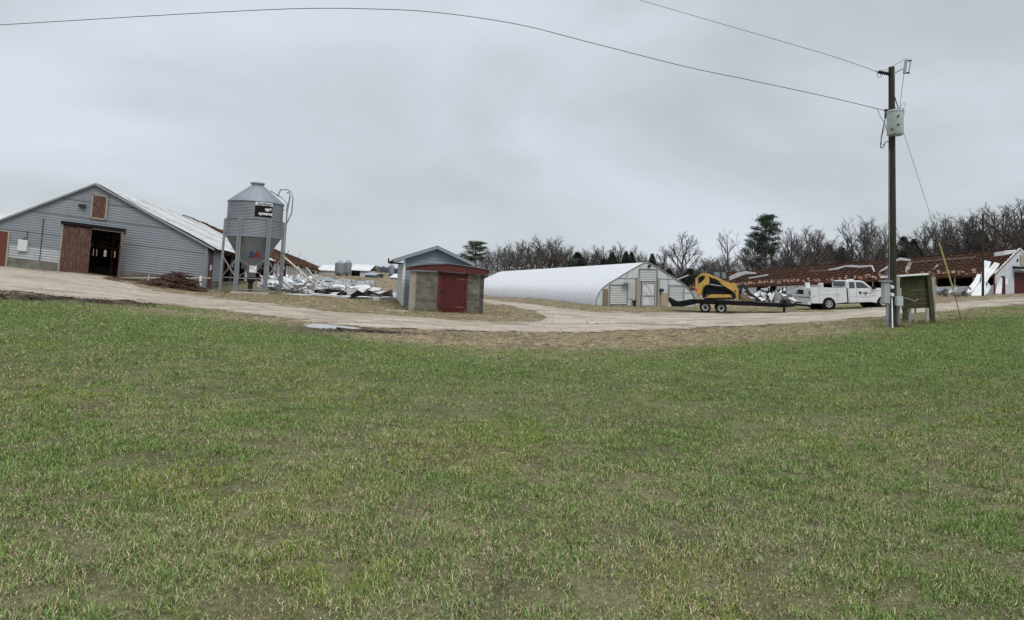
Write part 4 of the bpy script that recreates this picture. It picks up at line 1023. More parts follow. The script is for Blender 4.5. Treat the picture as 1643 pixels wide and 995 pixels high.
mb = MB(); mb.bar(P(pts_b[0], .1) + Z * .08, P(pts_b[0], -dep) + Z * .08, .05, .16); mb.bar(P(pts_t[-1], .12) - Z * .08, P(pts_t[-1], -dep) - Z * .08, .06, .15); mb.build('side_fascia', REDTRIM, shed)
bq = G(638, 500); o = MB().box(bq.x - .5, bq.x + .45, bq.y - .08, bq.y + .08, bq.z + .0, bq.z + .06).build('board', WOODP, base=bq); props(o, 'short pale board lying in the dry grass before the pump house', 'board')

# ---- blue grey sided house behind
Ho, he, hL, Hr = frame_of(644.5, 493, 32.6, 752, 500, wA)
def fh(px, py): return frame_at(px, py, Ho, he)
hs = thing('sided_shed', 'blue grey lap sided shed with a gable roof behind the pump house', 'shed', Ho)
aP, zP = fh(700.6, 396); aTL, zTL = fh(631, 417.3); aTR, zTR = fh(760, 424); aTL2 = 2 * aP - aTR
hb = fh(635, 484); hd = 6.5
slL = (zP - zTL) / (aP - aTL); slR = (zP - zTR) / (aTR - aP)
hn = Vector((-wA.x, -wA.y, 0)); rightw = hL
lf_ = lambda z: max(0, aP - (zP - .06 - z) / slL); rf_ = lambda z: min(rightw, aP + (zP - .06 - z) / slR)
mb = corr(MB(), Ho, he, hn, lf_, rf_, .05, zP - .08, .20, .022, lap=True); mb.build('gable_wall', SIDING, hs)
ns = Vector((-he[0], -he[1], 0)).normalized()
zwl = zP - slL * aP
mb = corr(MB(), Ho, wA, ns, one(0), one(hd), .05, zwl, .20, .022, lap=True); mb.build('side_wall', mat('pale_siding', (.46, .50, .49), .6, .08, 1.5, 0, (.40, .42, .26), .4, 1.4), hs)
zwr = zP - slR * (rightw - aP)
mb = corr(MB(), Ho + Vector(he) * rightw, wA, -ns, one(0), one(hd), .05, zwr, .20, .022, lap=True); mb.build('side_wall', SIDING, hs)
mb = MB(); slab(mb, Ho, he, hn, -.05, .09, .0, zwl, .0, .045); slab(mb, Ho, he, hn, .62, .70, .3, 1.75, .02, .05); mb.build('corner_trim', TRIMW, hs)
mb = MB(); slab(mb, Ho, he, hn, -.02, rightw, -.5, .06, -.2, .0); mb.build('footing', CONC, hs)
Q = lambda a, z, d: Ho + Vector(he) * a + Z * z + wA * d
mb = MB(); aLt, zLt = aTL, zTL; aRt, zRt = aTR, zTR
mb.prism([Q(aLt, zLt, -.35), Q(aP, zP, -.35), Q(aP, zP, hd + .3), Q(aLt, zLt, hd + .3)], (0, 0, .05)); mb.prism([Q(aP, zP, -.35), Q(aRt, zRt, -.35), Q(aRt, zRt, hd + .3), Q(aP, zP, hd + .3)], (0, 0, .05)); mb.build('roof', SHING, hs)
mb = MB(); mb.bar(Q(aLt, zLt - .06, -.37), Q(aP, zP - .06, -.37), .04, .13); mb.bar(Q(aP, zP - .06, -.37), Q(aRt, zRt - .06, -.37), .04, .13); mb.build('rake_trim', mat('grey_trim', (.24, .27, .30), .6, .05), hs)
mb = MB(); mb.prism([Q(aLt, zLt - .12, -.33), Q(-.03, zLt - .12, -.33), Q(-.03, zwl, -.33)], wA * .02); mb.prism([Q(aLt, zLt - .05, -.33), Q(0, zLt - .05, -.33), Q(0, zLt - .05, hd), Q(aLt, zLt - .05, hd)], (0, 0, -.03))
mb.prism([Q(aRt, zRt - .12, -.33), Q(rightw + .03, zRt - .12, -.33), Q(rightw + .03, zwr, -.33)], wA * .02); mb.build('soffit', TRIMW, hs)
# dark beam sticking out on the left
b0 = fh(623.5, 421); b1 = fh(646, 423)
mb = MB(); mb.bar(Q(b0[0], b0[1], .3), Q(.1, b1[1] + .05, .25), .25, .13); mb.bar(Q(b0[0], b0[1], .3), Q(b0[0], b0[1] + .22, .3), .07); mb.build('bracket', BLACKP, hs)

# ------------------------------------------------------------------ greenhouse
wG = Vector((-9.8, 25.3, 0)).normalized()
Go, ge, gL, Gr_ = frame_of(955, 497, 46.0, 1113, 496, wG)
def fg(px, py): return frame_at(px, py, Go, ge)
gh = thing('greenhouse', 'long white plastic covered hoop greenhouse with a gabled front and louvres', 'greenhouse', Go)
Lpx = [(955, 497), (956.5, 482), (960.5, 470), (966.5, 462), (976, 454.6), (990, 446.5), (1004.5, 437.5), (1018.5, 429.5), (1030, 423), (1038, 420.8)]
Rpx = [(1044, 423), (1054, 429), (1069, 438.5), (1082, 446.5), (1096, 455.5), (1106, 464.5), (1112, 473), (1114.5, 482), (1115, 496.5)]
ring = [fg(*q) for q in Lpx + Rpx]
gn = -wG; k = len(ring)
farL = V(777, 476.5, 70); farR = V(808, 435.7, 72)
ridge_i = 9; rp = Go + Vector(ge) * ring[ridge_i][0] + Z * ring[ridge_i][1]
# depth along the axis where the ridge reaches column 808
def axis_len(px):
    lo, hi = 1.0, 120.0
    for _ in range(50):
        m = (lo + hi) / 2
        if proj(np.array(rp + wG * m))[0] > px: lo = m
        else: hi = m
    return lo
GLn = axis_len(806); fp = rp + wG * GLn; zfar_r = z_at(fp.x, fp.y, 435.7)
bp_ = Go + wG * GLn; bpx = proj(np.array(bp_)); zfar_b = z_at(bp_.x, bp_.y, 476.5)
sc = (zfar_r - zfar_b) / (rp.z - Go.z); print('GH', gL, GLn, bpx, zfar_b, zfar_r, sc)
def GP(i, s, off=0.0):
    a, z = ring[i]; zn = z * (1 - s + s * sc)
    return Go + Vector(ge) * a + wG * (GLn * s) + Z * (zn + (zfar_b - Go.z) * s)
mb = MB(); nh = 44; vs = []
for j in range(nh * 2 + 1):
    s = j / (nh * 2); sag = 0 if j % 2 == 0 else .02
    for i in range(k):
        p = GP(i, s); a, z = ring[i]; c = Vector(ge) * (ring[ridge_i][0] - a) + Z * (.6 - z * .2) ; p = p + c.normalized() * sag * (1.0 if z < 2.0 else .25); vs.append(p)
mb.add(vs, [(j * k + i, (j + 1) * k + i, (j + 1) * k + i + 1, j * k + i + 1) for j in range(nh * 2) for i in range(k - 1)])
cov = mb.build('cover', FILM, gh, smooth=True)
mb = MB()
for j in range(1, nh):
    s = j / nh
    for rngi in (range(0, 6),): mb.tube([GP(i, s) - Vector(ge) * .012 for i in rngi], .014, 4)
mb.build('hoop_ribs', mat('hoop_seen_through_film', (.56, .57, .60), .5, 0), cov)
mb = MB(); mb.bar(GP(0, 0) - Vector(ge) * .03 + Z * .05, GP(0, 1) - Vector(ge) * .03 + Z * .05, .06, .22); mb.bar(GP(k - 1, 0) + Z * .05, GP(k - 1, 1) + Z * .05, .06, .22); mb.build('baseboard', WHITEM, gh)
# front end
zt_ = lambda a: float(np.interp(a, [q[0] for q in ring], [q[1] for q in ring]))
amin, amax = ring[0][0], ring[-1][0]
dgl = fg(1028.5, 480)[0]; dgr = fg(1051, 480)[0]; dgt = fg(1040, 453)[1]
Ng = gn
def top_poly(a0, a1, z0, d0, d1, m, name, par=None, zcap=99):
    n_ = 10; aa = [a0 + (a1 - a0) * i / n_ for i in range(n_ + 1)]
    poly = [Go + Vector(ge) * a0 + Z * z0 + Ng * d0, Go + Vector(ge) * a1 + Z * z0 + Ng * d0] + [Go + Vector(ge) * a + Z * min(zcap, max(z0 + .01, zt_(a) - .03)) + Ng * d0 for a in reversed(aa)]
    mb = MB(); mb.prism(poly, Ng * (d1 - d0)); return mb.build(name, m, par or gh)
top_poly(amin + .05, dgl - .05, .0, -.03, .0, FILMW, 'end_panel'); top_poly(dgr + .05, amax - .05, .0, -.03, .0, FILMW, 'end_panel'); top_poly(dgl - .05, dgr + .05, dgt, -.03, .0, FILMW, 'end_panel')
# hoop at the front
mb = MB(); mb.tube([Go + Vector(ge) * a + Z * z + Ng * .03 for a, z in ring], .045, 6); mb.build('front_hoop', GALVD, gh)
HOOPM = mat('hoop_steel', (.35, .37, .38), .5, .1)
# things on the front, from pixel rectangles
def grect(x0, x1, y0, y1, m, name, d0, d1, par=None):
    a0 = fg(x0, (y0 + y1) / 2)[0]; a1 = fg(x1, (y0 + y1) / 2)[0]; xm = (x0 + x1) / 2; z1 = fg(xm, y0)[1]; z0 = max(-.15, fg(xm, y1)[1])
    mb = MB(); slab(mb, Go, ge, Ng, a0, a1, z0, z1, d0, d1); return mb.build(name, m, par or gh), (a0, a1, z0, z1)
def louvre(x0, x1, y0, y1):
    a0 = fg(x0, (y0 + y1) / 2)[0]; a1 = fg(x1, (y0 + y1) / 2)[0]; xm = (x0 + x1) / 2; z1 = fg(xm, y0)[1]; z0 = fg(xm, y1)[1]
    mb = corr(MB(), Go + Ng * .02, ge, Ng, one(a0), one(a1), z0, z1, .13, .042, lap=True); lv = mb.build('louvre', LOUV, gh)
    mb = MB()
    for q in ((a0 - .05, a0, z0 - .05, z1 + .05), (a1, a1 + .05, z0 - .05, z1 + .05), (a0, a1, z0 - .05, z0), (a0, a1, z1, z1 + .05)): slab(mb, Go, ge, Ng, *q, .01, .1)
    mb.build('louvre_frame', GALV, lv)
louvre(978, 1005.5, 457.5, 487.5); louvre(1025.5, 1053, 432.5, 450.5); louvre(1073, 1096, 458.5, 482)
grect(1019.5, 1024.5, 445.5, 494, WOODG, 'post', .02, .14); grect(1053.5, 1057, 446, 494, WOODG, 'post', .02, .14)
grect(967, 974, 463.5, 495, mat('brown_panel', (.20, .15, .11), .8, .3, 4), 'side_panel', .01, .06); grect(974, 978, 466, 495, WOODG, 'post', .02, .1)
grect(1006.5, 1016, 455, 480, mat('grey_panel', (.40, .41, .39), .7, .1), 'vent_panel', .02, .05); grect(978, 1005, 488, 496, mat('grey_panel'
, (.40, .41, .39)), 'kick_panel', .01, .04)
grect(1059, 1070, 470, 494, PLY, 'plywood_panel', .02, .09)
gd_, R_ = grect(1030, 1050, 454, 494, FILM, 'door', -.02, .02)
mb = MB()
for q in ((R_[0] - .09, R_[0] + .03, 0, R_[3] + .09), (R_[1] - .03, R_[1] + .09, 0, R_[3] + .09), (R_[0] + .03, R_[1] - .03, R_[3], R_[3] + .09), (R_[0] + .03, R_[1] - .03, 0, .36), (R_[0] + .03, R_[1] - .03, 1.05, 1.1)): slab(mb, Go, ge, Ng, *q, .022, .09)
mb.build('door_frame', mat('aged_door_frame', (.33, .31, .30), .7, .15, 5), gd_)
mb = MB(); aw = R_[1] - R_[0]
for q in (0, .3): mb.tube([Go + Vector(ge) * (R_[0] + aw * (.15 + t * .75)) + Z * (R_[3] * (.95 - q - .62 * t * t)) + Ng * .03 for t in (0, .2, .4, .6, .8, 1)], .02, 5)
mb.build('inner_hoop', HOOPM, gd_)
mb = MB()
for x in (1005.5, 1026, 1071.5, 1054):
    a, z = fg(x, 480); slab(mb, Go, ge, Ng, a - .03, a + .03, .0, zt_(a) - .05, .003, .045)
for y_, xa, xb in ((446.5, 990, 1025), (447.5, 1055, 1083), (470, 1072, 1108)):
    a0, z = fg(xa, y_); a1, _z = fg(xb, y_); slab(mb, Go, ge, Ng, a0, a1, z, z + .05, .004, .05)
mb.build('end_framing', mat('aged_framing', (.36, .37, .36), .7, .1), gh)
mb = MB(); a, z = fg(1003, 454); mb.lathe([(.02, 0), (.3, -.06), (.3, -.1), (.05, -.12)], Go + Vector(ge) * a + Z * (z + .1) + Ng * .35, 16); mb.tube([Go + Vector(ge) * a + Z * (z + .1) + Ng * .35, Go + Vector(ge) * a + Z * (z + .5) + Ng * .1], .02); mb.build('yard_lamp', PORC, gh)
mb = MB(); a, z = fg(1041, 427); mb.lathe([(.1, -.15), (.13, .1), (.05, .2)], Go + Vector(ge) * a + Z * z + Ng * .1, 10, axis='Y'); a, z = fg(1059, 466); slab(mb, Go, ge, Ng, a - .14, a + .14, z - .12, z + .14, .03, .3); mb.build('fan_motor', DARK, gh)
mb = MB(); a, z = fg(1015.5, 483); slab(mb, Go, ge, Ng, a - .12, a + .12, z - .05, z + .05, .05, .3); slab(mb, Go, ge, Ng, a + .0, a + .1, -.1, z, .1, .2); mb.build('pedestal', BLACKP, gh)
# ------------------------------------------------------------------ long wrecked barn on the right
Bn = V(1597, 472, 77); Bf = V(1100, 478, 135); wB = Vector((Bf.x - Bn.x, Bf.y - Bn.y, 0)); LB = wB.length; wB.normalize()
eB = Vector((wB.y, -wB.x, 0)); nB = -wB
if eB.x < 0: eB = -eB
rb = thing('wrecked_barn', 'long white barn with its metal roof torn off and red doors in the gable', 'barn', Bn)
def fb(px, py): return frame_at(px, py, Bn, eB)
aPk, zPk = fb(1635.5, 399); zEv = fb(1596, 439)[1]; aRR = 2 * aPk
slb = (zPk - zEv) / aPk
print('RB', aPk, zPk, zEv, LB)
lb_ = lambda z: max(0, (z - zEv) / slb); rb_ = lambda z: min(aRR, aPk + (zPk - z) / slb)
d1, d2_, z1_ = fb(1627, 450)[0], fb(1643.5, 450)[0], fb(1634, 437)[1]
e1_, e2_, z2_ = fb(1606.5, 455)[0], fb(1613, 455)[0], fb(1610, 443)[1]
mb = corr(MB(), Bn, eB, nB, lb_, rb_, 0, zPk, .3, .015, [(d1, d2_, -1, z1_), (e1_, e2_, -1, z2_)], step=4); mb.build('gable_wall', PALEB, rb)
mb = MB(); slab(mb, Bn, eB, nB, d1, d2_, 0, z1_, -.08, -.02); mb.build('sliding_door', REDP, rb)
mb = MB(); slab(mb, Bn, eB, nB, e1_, e2_, 0, z2_, -.08, -.02); mb.build('side_door', REDP, rb)
mb = MB(); slab(mb, Bn, eB, nB, d1 - .25, d2_ + .3, z1_ + .35, z1_ + .75, .03, .2); mb.build('door_track', BLACKP, rb)
w0 = fb(1636.5, 426); w1 = fb(1643.5, 410); mb = MB(); slab(mb, Bn, eB, nB, w0[0], w1[0], w0[1], w1[1], .03, .08); mb.build('hatch', WOODG, rb)
mb = MB(); v0 = fb(1631.2, 420); slab(mb, Bn, eB, nB, v0[0], v0[0] + .22, v0[1], v0[1] + .35, .03, .1); mb.build('wall_lamp', DARK, rb)
mb = MB(); v0 = fb(1612.5, 457); v1 = fb(1616, 447.5); slab(mb, Bn, eB, nB, v0[0], v1[0], v0[1], v1[1], .03, .06); mb.build('notice_board', WHITEP, rb)
mb = MB(); T = lambda a, z, d: Bn + eB * a + Z * z + nB * d
mb.prism([T(d1 - .3, z1_ + .25, .1), T(d2_ + .4, z1_ - .1, .1), T(d2_ + .4, z1_ + .3, .1), T(d1 - .3, z1_ + .35, .1)], nB * .9); mb.build('bent_canopy', PALEB, rb)
mb = MB(); mb.bar(T(-.15, zEv - .05, .05), T(aPk, zPk + .02, .05), .12, .16); mb.bar(T(aPk, zPk + .03, .05), T(aRR, zEv, .05), .12, .16); mb.build('rake_trim', TRIMW, rb)
# roof surface
zl_e = z_at(Bf.x, Bf.y, 464); Fe = Vector((Bf.x, Bf.y, zl_e)); q = Bf + eB * aPk; Fr = Vector((q.x, q.y, z_at(q.x, q.y, 440.5)))
Ne = T(-.25, zEv - .1, .1); Nr = T(aPk, zPk, .1); q = Ne + wB * LB; Fe = Vector((q.x, q.y, z_at(q.x, q.y, 464.5)))
SB = roof_surface(Ne, Nr, Fe, Fr); WB = (Nr - Ne).length
lathed_roof(rb, SB, LB, WB, 0.0, 9, tan_t=.33, density=1.2)
def sB(px, t):
    lo, hi = 0.0, 1.0
    for _ in range(40):
        m = (lo + hi) / 2
        if proj(np.array(SB(m, t)))[0] > px: lo = m
        else: hi = m
    return lo
mb = MB(); q = T(aRR, zEv, .1)
for i in range(10):
    a, b = i / 10, (i + 1) / 10; far_e = Vector((q.x + wB.x * LB, q.y + wB.y * LB, Fe.z)); E_ = lambda s: q * (1 - s) + far_e * s; R_ = lambda s: Nr * (1 - s) + Fr * s; mb.quad(E_(a), E_(b), R_(b), R_(a))
mb.build('rear_roof', RUSTD, rb, solid=.05)
# side wall: white panels, dark openings, posts
gB = (Fe.z - Ne.z) / LB; wBs = Vector((wB.x, wB.y, gB)); nsB = Vector((-eB.x, -eB.y, 0))
rr = random.Random(4); kk = int(LB / 2.4)
for i in range(kk):
    a0 = i * 2.4; MB_ = MB(); slab(MB_, Bn, wBs, nsB, a0, a0 + .16, -.5, zEv - .15, -.05, .07); MB_.build('wall_post', WOODG if i % 3 else RUST, rb)
    s = a0 / LB; px = proj(np.array(Bn + wBs * a0))[0]
    full = px < 1330 and rr.random() < .8
    mb = MB(); slab(mb, Bn, wBs, nsB, a0 + .17, a0 + 2.39, -.8, (zEv - .25) if full else 1.15 + rr.uniform(-.05, .1), -.06, .0); mb.build('wall_panel', WHITEM if not full else CURT, rb)
mb = MB(); mb.bar(Bn + wBs * 0 + Z * (zEv - .2), Bn + wBs * LB + Z * (zEv - .2), .15, .25); mb.build('eave_beam', RUST, rb)
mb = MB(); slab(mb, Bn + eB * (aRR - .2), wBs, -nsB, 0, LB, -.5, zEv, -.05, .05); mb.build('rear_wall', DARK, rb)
# loose roof sheets still hanging on it
def onroof(px, t): return float(SB(sB(px, t), t).y)
H_ = (0, 1); X_ = (1, 0)
def rs(pts, label=None, par=None):
    return strip('loose_roof_sheet', [(x, y, onroof(x, .5) - .6, w * .8, d) for x, y, w, d in pts], HANGW, par or rb)
rs([(1170, 447, .5, H_), (1184, 441, .6, H_), (1197, 437.5, .35, H_), (1213, 438.5, .15, H_)])
rs([(1201, 446.5, .16, H_), (1232.5, 441, .16, H_)]); rs([(1084, 449.5, .12, H_), (1105, 441.5, .12, H_)])
rs([(1329, 433, .12, H_), (1345, 430.5, .22, H_), (1356, 427, .14, H_), (1368, 427, .22, H_), (1380, 428, .2, H_), (1400, 426.5, .12, H_)]); rs([(1399, 427, .15, X_), (1403, 436, .12, X_)])
rs([(1410, 437, .15, H_), (1424, 428.5, .25, H_)]); rs([(1437, 418, .2, H_), (1445, 415.5, .25, H_), (1461, 417.5, .15, H_)]); rs([(1455, 438, .35, X_), (1457, 428, .4, X_), (1461, 421, .35, X_)])
rs([(1494, 435, .08, H_), (1501, 428, .12, H_), (1505, 425.5, .22, H_)]); rs([(1595, 408.5, .3, H_), (1612, 406, .35, H_), (1630, 403.5, .25, H_)])
rs([(1403, 447, .1, H_), (1420, 441, .15, H_), (1432, 439, .12, H_)])
def hang(pts, lab):
    pts = [(a, b, c, w * .78, d) for a, b, c, w, d in pts]; o = strip('hanging_sheet', pts, HANGW, base=V(pts[-1][0], pts[-1][1], pts[-1][2])); props(o, lab, 'metal sheet', 'white sheets hanging off the wrecked barn'); return o
hang([(1585, 419, 77.5, .55, (1, .2)), (1581, 430, 77, .6, (1, .2)), (1577, 452, 75, .3, (1, .1)), (1569, 465, 74, .5, (1, .3)), (1562, 477, 73, .55, (1, .1))], 'white sheet hanging from the roof to the ground, left tongue of the upper pair')
hang([(1600, 422, 77.5, .45, (1, .3)), (1592, 433, 77, .55, (1, .4)), (1583, 444, 76, .45, (1, .5)), (1579, 454, 75, .35, (1, .2)), (1574, 476, 73, .6, (1, .1))], 'white sheet bent from the roof, right tongue slanting toward the gable')
hang([(1571, 440, 76, .3, (1, .1)), (1567, 452, 75, .45, (1, .2)), (1559, 462, 74, .45, (1, .4)), (1554, 472, 73, .35, (1, .8))], 'shorter white sheet at the left edge of the hanging fan')
hang([(1583, 453, 75, .3, (.4, 1)), (1588, 458, 74.5, .45, (.5, 1)), (1583, 468, 74, .6, (1, -.8)), (1580, 473, 73.5, .6, (1, -.6))], 'white sheet fanning right toward the red side door')
hang([(1607, 446, 76.6, .15, X_), (1604, 458, 76.4, .4, X_), (1602, 471, 76, .5, X_)], 'pale sheet peeled away at the corner of the gable wall')
# debris under the eaves and behind the trailer
for i, (px, py, L, Wd, rz, cu, am, m, lab) in enumerate([
    (1228, 487, 1.6, 1.2, .9, .8, .4, WHITEM, 'crumpled white sheet standing highest behind the trailer deck'),
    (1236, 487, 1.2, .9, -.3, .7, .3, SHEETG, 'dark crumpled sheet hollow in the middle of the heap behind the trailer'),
    (1246, 488, 1.7, 1.1, .3, .7, .35, WHITEM, 'white curled sheet in the heap left of the truck'),
    (1258, 488, 1.6, 1.0, -.4, .6, .3, WHITEM, 'torn pale sheet behind the trailer tongue'),
    (1268, 488, 1.8, .9, .2, .8, .3, WHITEM, 'low white scrap sheet nearest the back of the truck'),
    (1214, 487, 1.6, 1.1, .5, 1.0, .35, GALV, 'grey scrap sheet beside the loader bucket')]):
    c = G(px, py); o = crumple(c, L, Wd, rz, .2, am, cu, 300 + i, 14, 4).build('roofing_sheet', m, base=c, solid=.015, smooth=False); props(o, lab, 'metal sheet', 'sheets heaped behind the trailer')
rr = random.Random(8); mb = MB()
for i in range(260):
    px = rr.uniform(1203, 1300) if i % 2 else rr.uniform(1503, 1560); py = rr.uniform(483, 488) if i % 2 else rr.uniform(470, 478); c = G(px, py); c.z += abs(rr.gauss(0, .45)); an = rr.uniform(0, 3.1); L = rr.uniform(.2, .9)
    mb.bar(c, c + Vector((math.cos(an) * L, math.sin(an) * L, rr.uniform(-.3, .4))), rr.uniform(.05, .25), .03)
props(mb.build('wreckage', mat('wreck_bits', (.14, .12, .10)), base=G(1240, 486)), 'dark scraps and splinters below the stripped barn', 'wreckage', kind='stuff')
for i in range(9):
    px = 1506 + i * 5.2; c = G(px, rr.uniform(473, 477)); o = crumple(c, rr.uniform(1, 2.4), rr.uniform(.6, 1.2), rr.uniform(-1, 1), .2, .3, .8, 400 + i, 10, 3).build('roofing_sheet', [WHITEM, GALV, SHEETG][i % 3], base=c, solid=.015); props(o, 'small crumpled sheet in the row under the right barn eave', 'metal sheet', 'small sheets under the right barn eave')

for i, (px, py, w, h) in enumerate(((1219, 474, .5, .7), (1227, 466, .45, .9), (1238, 474, .55, .6), (1251, 470, .5, .8), (1262, 474, .5, .6), (1244, 480, .6, .4))):
    D = gd(px, 487); sgn = 1 if i % 2 else -1
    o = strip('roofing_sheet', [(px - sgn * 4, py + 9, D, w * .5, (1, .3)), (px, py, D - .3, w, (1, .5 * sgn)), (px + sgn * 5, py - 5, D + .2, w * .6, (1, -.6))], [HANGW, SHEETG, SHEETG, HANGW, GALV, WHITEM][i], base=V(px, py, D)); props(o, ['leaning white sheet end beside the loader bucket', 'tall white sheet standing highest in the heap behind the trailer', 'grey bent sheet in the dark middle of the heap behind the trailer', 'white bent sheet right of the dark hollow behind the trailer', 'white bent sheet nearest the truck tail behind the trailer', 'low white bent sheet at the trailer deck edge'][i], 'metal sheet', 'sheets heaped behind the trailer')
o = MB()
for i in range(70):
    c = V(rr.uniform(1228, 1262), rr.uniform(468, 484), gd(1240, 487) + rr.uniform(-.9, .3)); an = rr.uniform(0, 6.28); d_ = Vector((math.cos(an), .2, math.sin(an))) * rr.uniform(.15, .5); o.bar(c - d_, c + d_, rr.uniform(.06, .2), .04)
props(o.build('hollow_shade', BLACKP, base=G(1244, 487)), 'black bits standing in for the shaded hollow of the heap behind the trailer', 'wreckage', kind='stuff')  # black bits added as the shade inside the heap
# ------------------------------------------------------------------ equipment trailer
Pm = G(1144, 502.3); Ph = G(1284, 497.5)
Ph = V(1284, 500, Pm.y - 1.5); Ph.z = Pm.z + .02
dT = (Ph - Pm); LT = dT.length; rzT = math.atan2(dT.y, dT.x); print('TR', Pm, Ph, LT)
dTn = Vector((math.cos(rzT), math.sin(rzT), 0)); nT = Vector((math.sin(rzT), -math.cos(rzT), 0))
tr = thing('equipment_trailer', 'black tandem axle equipment trailer with folded ramps carrying the yellow loader', 'trailer', Pm, local=True, rz=rzT)
def ft(px, py): return frame_at(px, py, Pm, dTn)
TW = 2.0; tilt = (Ph.z - Pm.z) / LT
zd = ft(1144, 482)[1]; a_r = ft(1116, 484)[0]; a_t = ft(1073, 486)[0]; a_f = ft(1258, 486)[0]
print('deck', zd, a_r, a_t, a_f)
Y0, Y1 = 0.05, -0.05 - TW  # near side at y ~0 in local (camera side is -y): plane of the near wheels
def L3(a, y, z): return Vector((a, y, z + tilt * a))
mb = MB()
for y in (-.0, TW): mb.bar(L3(a_r, y, zd - .12), L3(a_f, y, zd - .12), .12, .26)
mb.bar(L3(a_r, .0, zd - .12), L3(a_r, TW, zd - .12), .1, .2); mb.bar(L3(a_f, .0, zd - .12), L3(a_f, TW, zd - .12), .1, .25); fr_ = mb.build('frame', BLACK, tr)
mb = MB(); mb.hexa([L3(a_r, .06, zd - .06), L3(a_f, .06, zd - .06), L3(a_f, TW - .06, zd - .06), L3(a_r, TW - .06, zd - .06), L3(a_r, .06, zd - .0), L3(a_f, .06, zd), L3(a_f, TW - .06, zd), L3(a_r, TW - .06, zd)]); mb.build('deck', mat('deck_boards', (.10, .075, .05), .9, .4, 4), tr)
for y in (.0, TW - .75):
    mb = MB(); mb.prism([L3(a_r, y, zd), L3(a_r - .35, y, zd - .02), L3(a_t + .55, y, zd - .22), L3(a_t, y, zd + .05), L3(a_t - .02, y, zd - .12), L3(a_t + .2, y, zd - .52), L3(a_t + .9, y, zd - .5), L3(a_r, y, zd - .3)], (0, .75, 0)); mb.build('ramp', BLACK, tr)
mb = MB()
for y in (.25, TW - .25): mb.bar(L3(a_f, y, zd - .15), L3(LT - .2, TW / 2, zd - .08), .12, .22)
mb.bar(L3(LT - .4, TW / 2, zd - .06), L3(LT + .75, TW / 2 + .3, zd - .1), .14, .14); mb.build('tongue', BLACK, tr)
mb = MB(); aj = ft(1258, 486)[0]; mb.bar(L3(aj, -.05, zd + .12), L3(aj, -.05, .25), .13, .13); mb.box(aj - .14, aj + .14, -.14, .0, zd + tilt * aj - .1, zd + tilt * aj + .2); mb.build('jack', BLACK, tr)
mb = MB(); a0, a1 = ft(1127, 480)[0] - .1, ft(1162, 480)[0] + .1
mb.hexa([L3(a0, -.26, zd - .16), L3(a1, -.26, zd - .16), L3(a1, -.02, zd - .16), L3(a0, -.02, zd - .16), L3(a0 + .15, -.26, zd - .02), L3(a1 - .15, -.26, zd - .02), L3(a1 - .15, -.02, zd - .02), L3(a0 + .15, -.02, zd - .02)]); mb.build('mudguard', BLACK, tr)
def wheel(parent, x, y, r, w, rimm, side=-1, r2=.6, hub=True, z=None):
    z = r if z is None else z
    t = MB().lathe([(r * r2, -w / 2), (r * .93, -w / 2), (r, -w / 3), (r, w / 3), (r * .93, w / 2), (r * r2, w / 2), (r * r2, -w / 2)], (x, y, z), 28, 'Y', cap=False).build('tyre', RUBBER, None, smooth=True)
    bpy.data.objects[t.name].name = 'wheel'; t.parent = parent; t.location = (0, 0, 0); BASE[t.name] = Vector()
    o = side * w
    rim = MB().lathe([(0.02, o * .30), (r * .18, o * .32), (r * .24, o * .15), (r * r2 * .78, o * .10), (r * r2 * .84, o * .42), (r * r2 + .004, o * .46), (r * r2 + .004, -o * .4)], (x, y, z), 24, 'Y', cap=False).build('rim', rimm, t, smooth=True)
    return t, rim
for x in (ft(1131.6, 494)[0], ft(1157, 494)[0]):
    for y, sd_ in ((-.14, -1), (TW + .14, 1)):
        wh, rim = wheel(tr, x, y, .345, .22, mat('trailer_rim', (.36, .36, .36), .5, .1), sd_, .62, z=.345 + tilt * x); MB().lathe([(.0, sd_ * .03), (.09, sd_ * .03), (.09, sd_ * .1), (.0, sd_ * .12)], (x, y, .345 + tilt * x), 12, 'Y').build('hub', BLACK, wh)

# ------------------------------------------------------------------ tracked loader on the deck
ld = thing('track_loader', 'yellow compact track loader chained on the black trailer', 'loader', Pm, local=True, rz=rzT)
def c8(x, y): return (1100 + x / 8.29, 400 + y / 8.29)
def lp(pts, y0, y1, m, name, par=None):
    q = [ft(*c8(*p)) for p in pts]; mb = MB(); mb.prism([Vector((a, y0, z)) for a, z in q], (0, y1 - y0, 0)); return mb.build(name, m, par or ld, bevel=.012)
tower = [(130, 385), (235, 308), (300, 335), (315, 385), (318, 470), (270, 480), (240, 515), (228, 612), (150, 605), (130, 590)]
arm = [(240, 312), (272, 310), (600, 450), (655, 445), (690, 500), (706, 560), (705, 655), (672, 662), (650, 600), (600, 545), (500, 480), (430, 425), (300, 352)]
NY = .12
for y0 in (NY, NY + 1.38):
    tw_ = lp(tower, y0, y0 + .18, YEL, 'tower'); lp([(168, 378), (222, 345), (262, 362), (250, 400), (190, 450), (168, 468)], y0 - .006, y0 - .001, BLACKP, 'tower_shade', tw_)  # black plate on the tower paints the shade of its opening
    ar_ = lp(arm, y0 + .02, y0 + .2, YEL, 'lift_arm'); lp([(320, 372), (400, 395), (480, 440), (430, 425)], y0 - .004, y0 + .018, BLACKP, 'arm_decal', ar_)
    lp([(655, 545), (675, 545), (675, 565), (655, 565)], y0 - .02, y0 + .015, DARK, 'arm_pin', ar_)
lp([(315, 400), (420, 430), (560, 520), (640, 590), (640, 640), (250, 640), (240, 520), (300, 470)], NY + .25, NY + 1.3, DARK, 'chassis')
lp([(150, 400), (300, 370), (310, 560), (150, 590)], NY + .19, NY + 1.37, DARK, 'engine_cover')
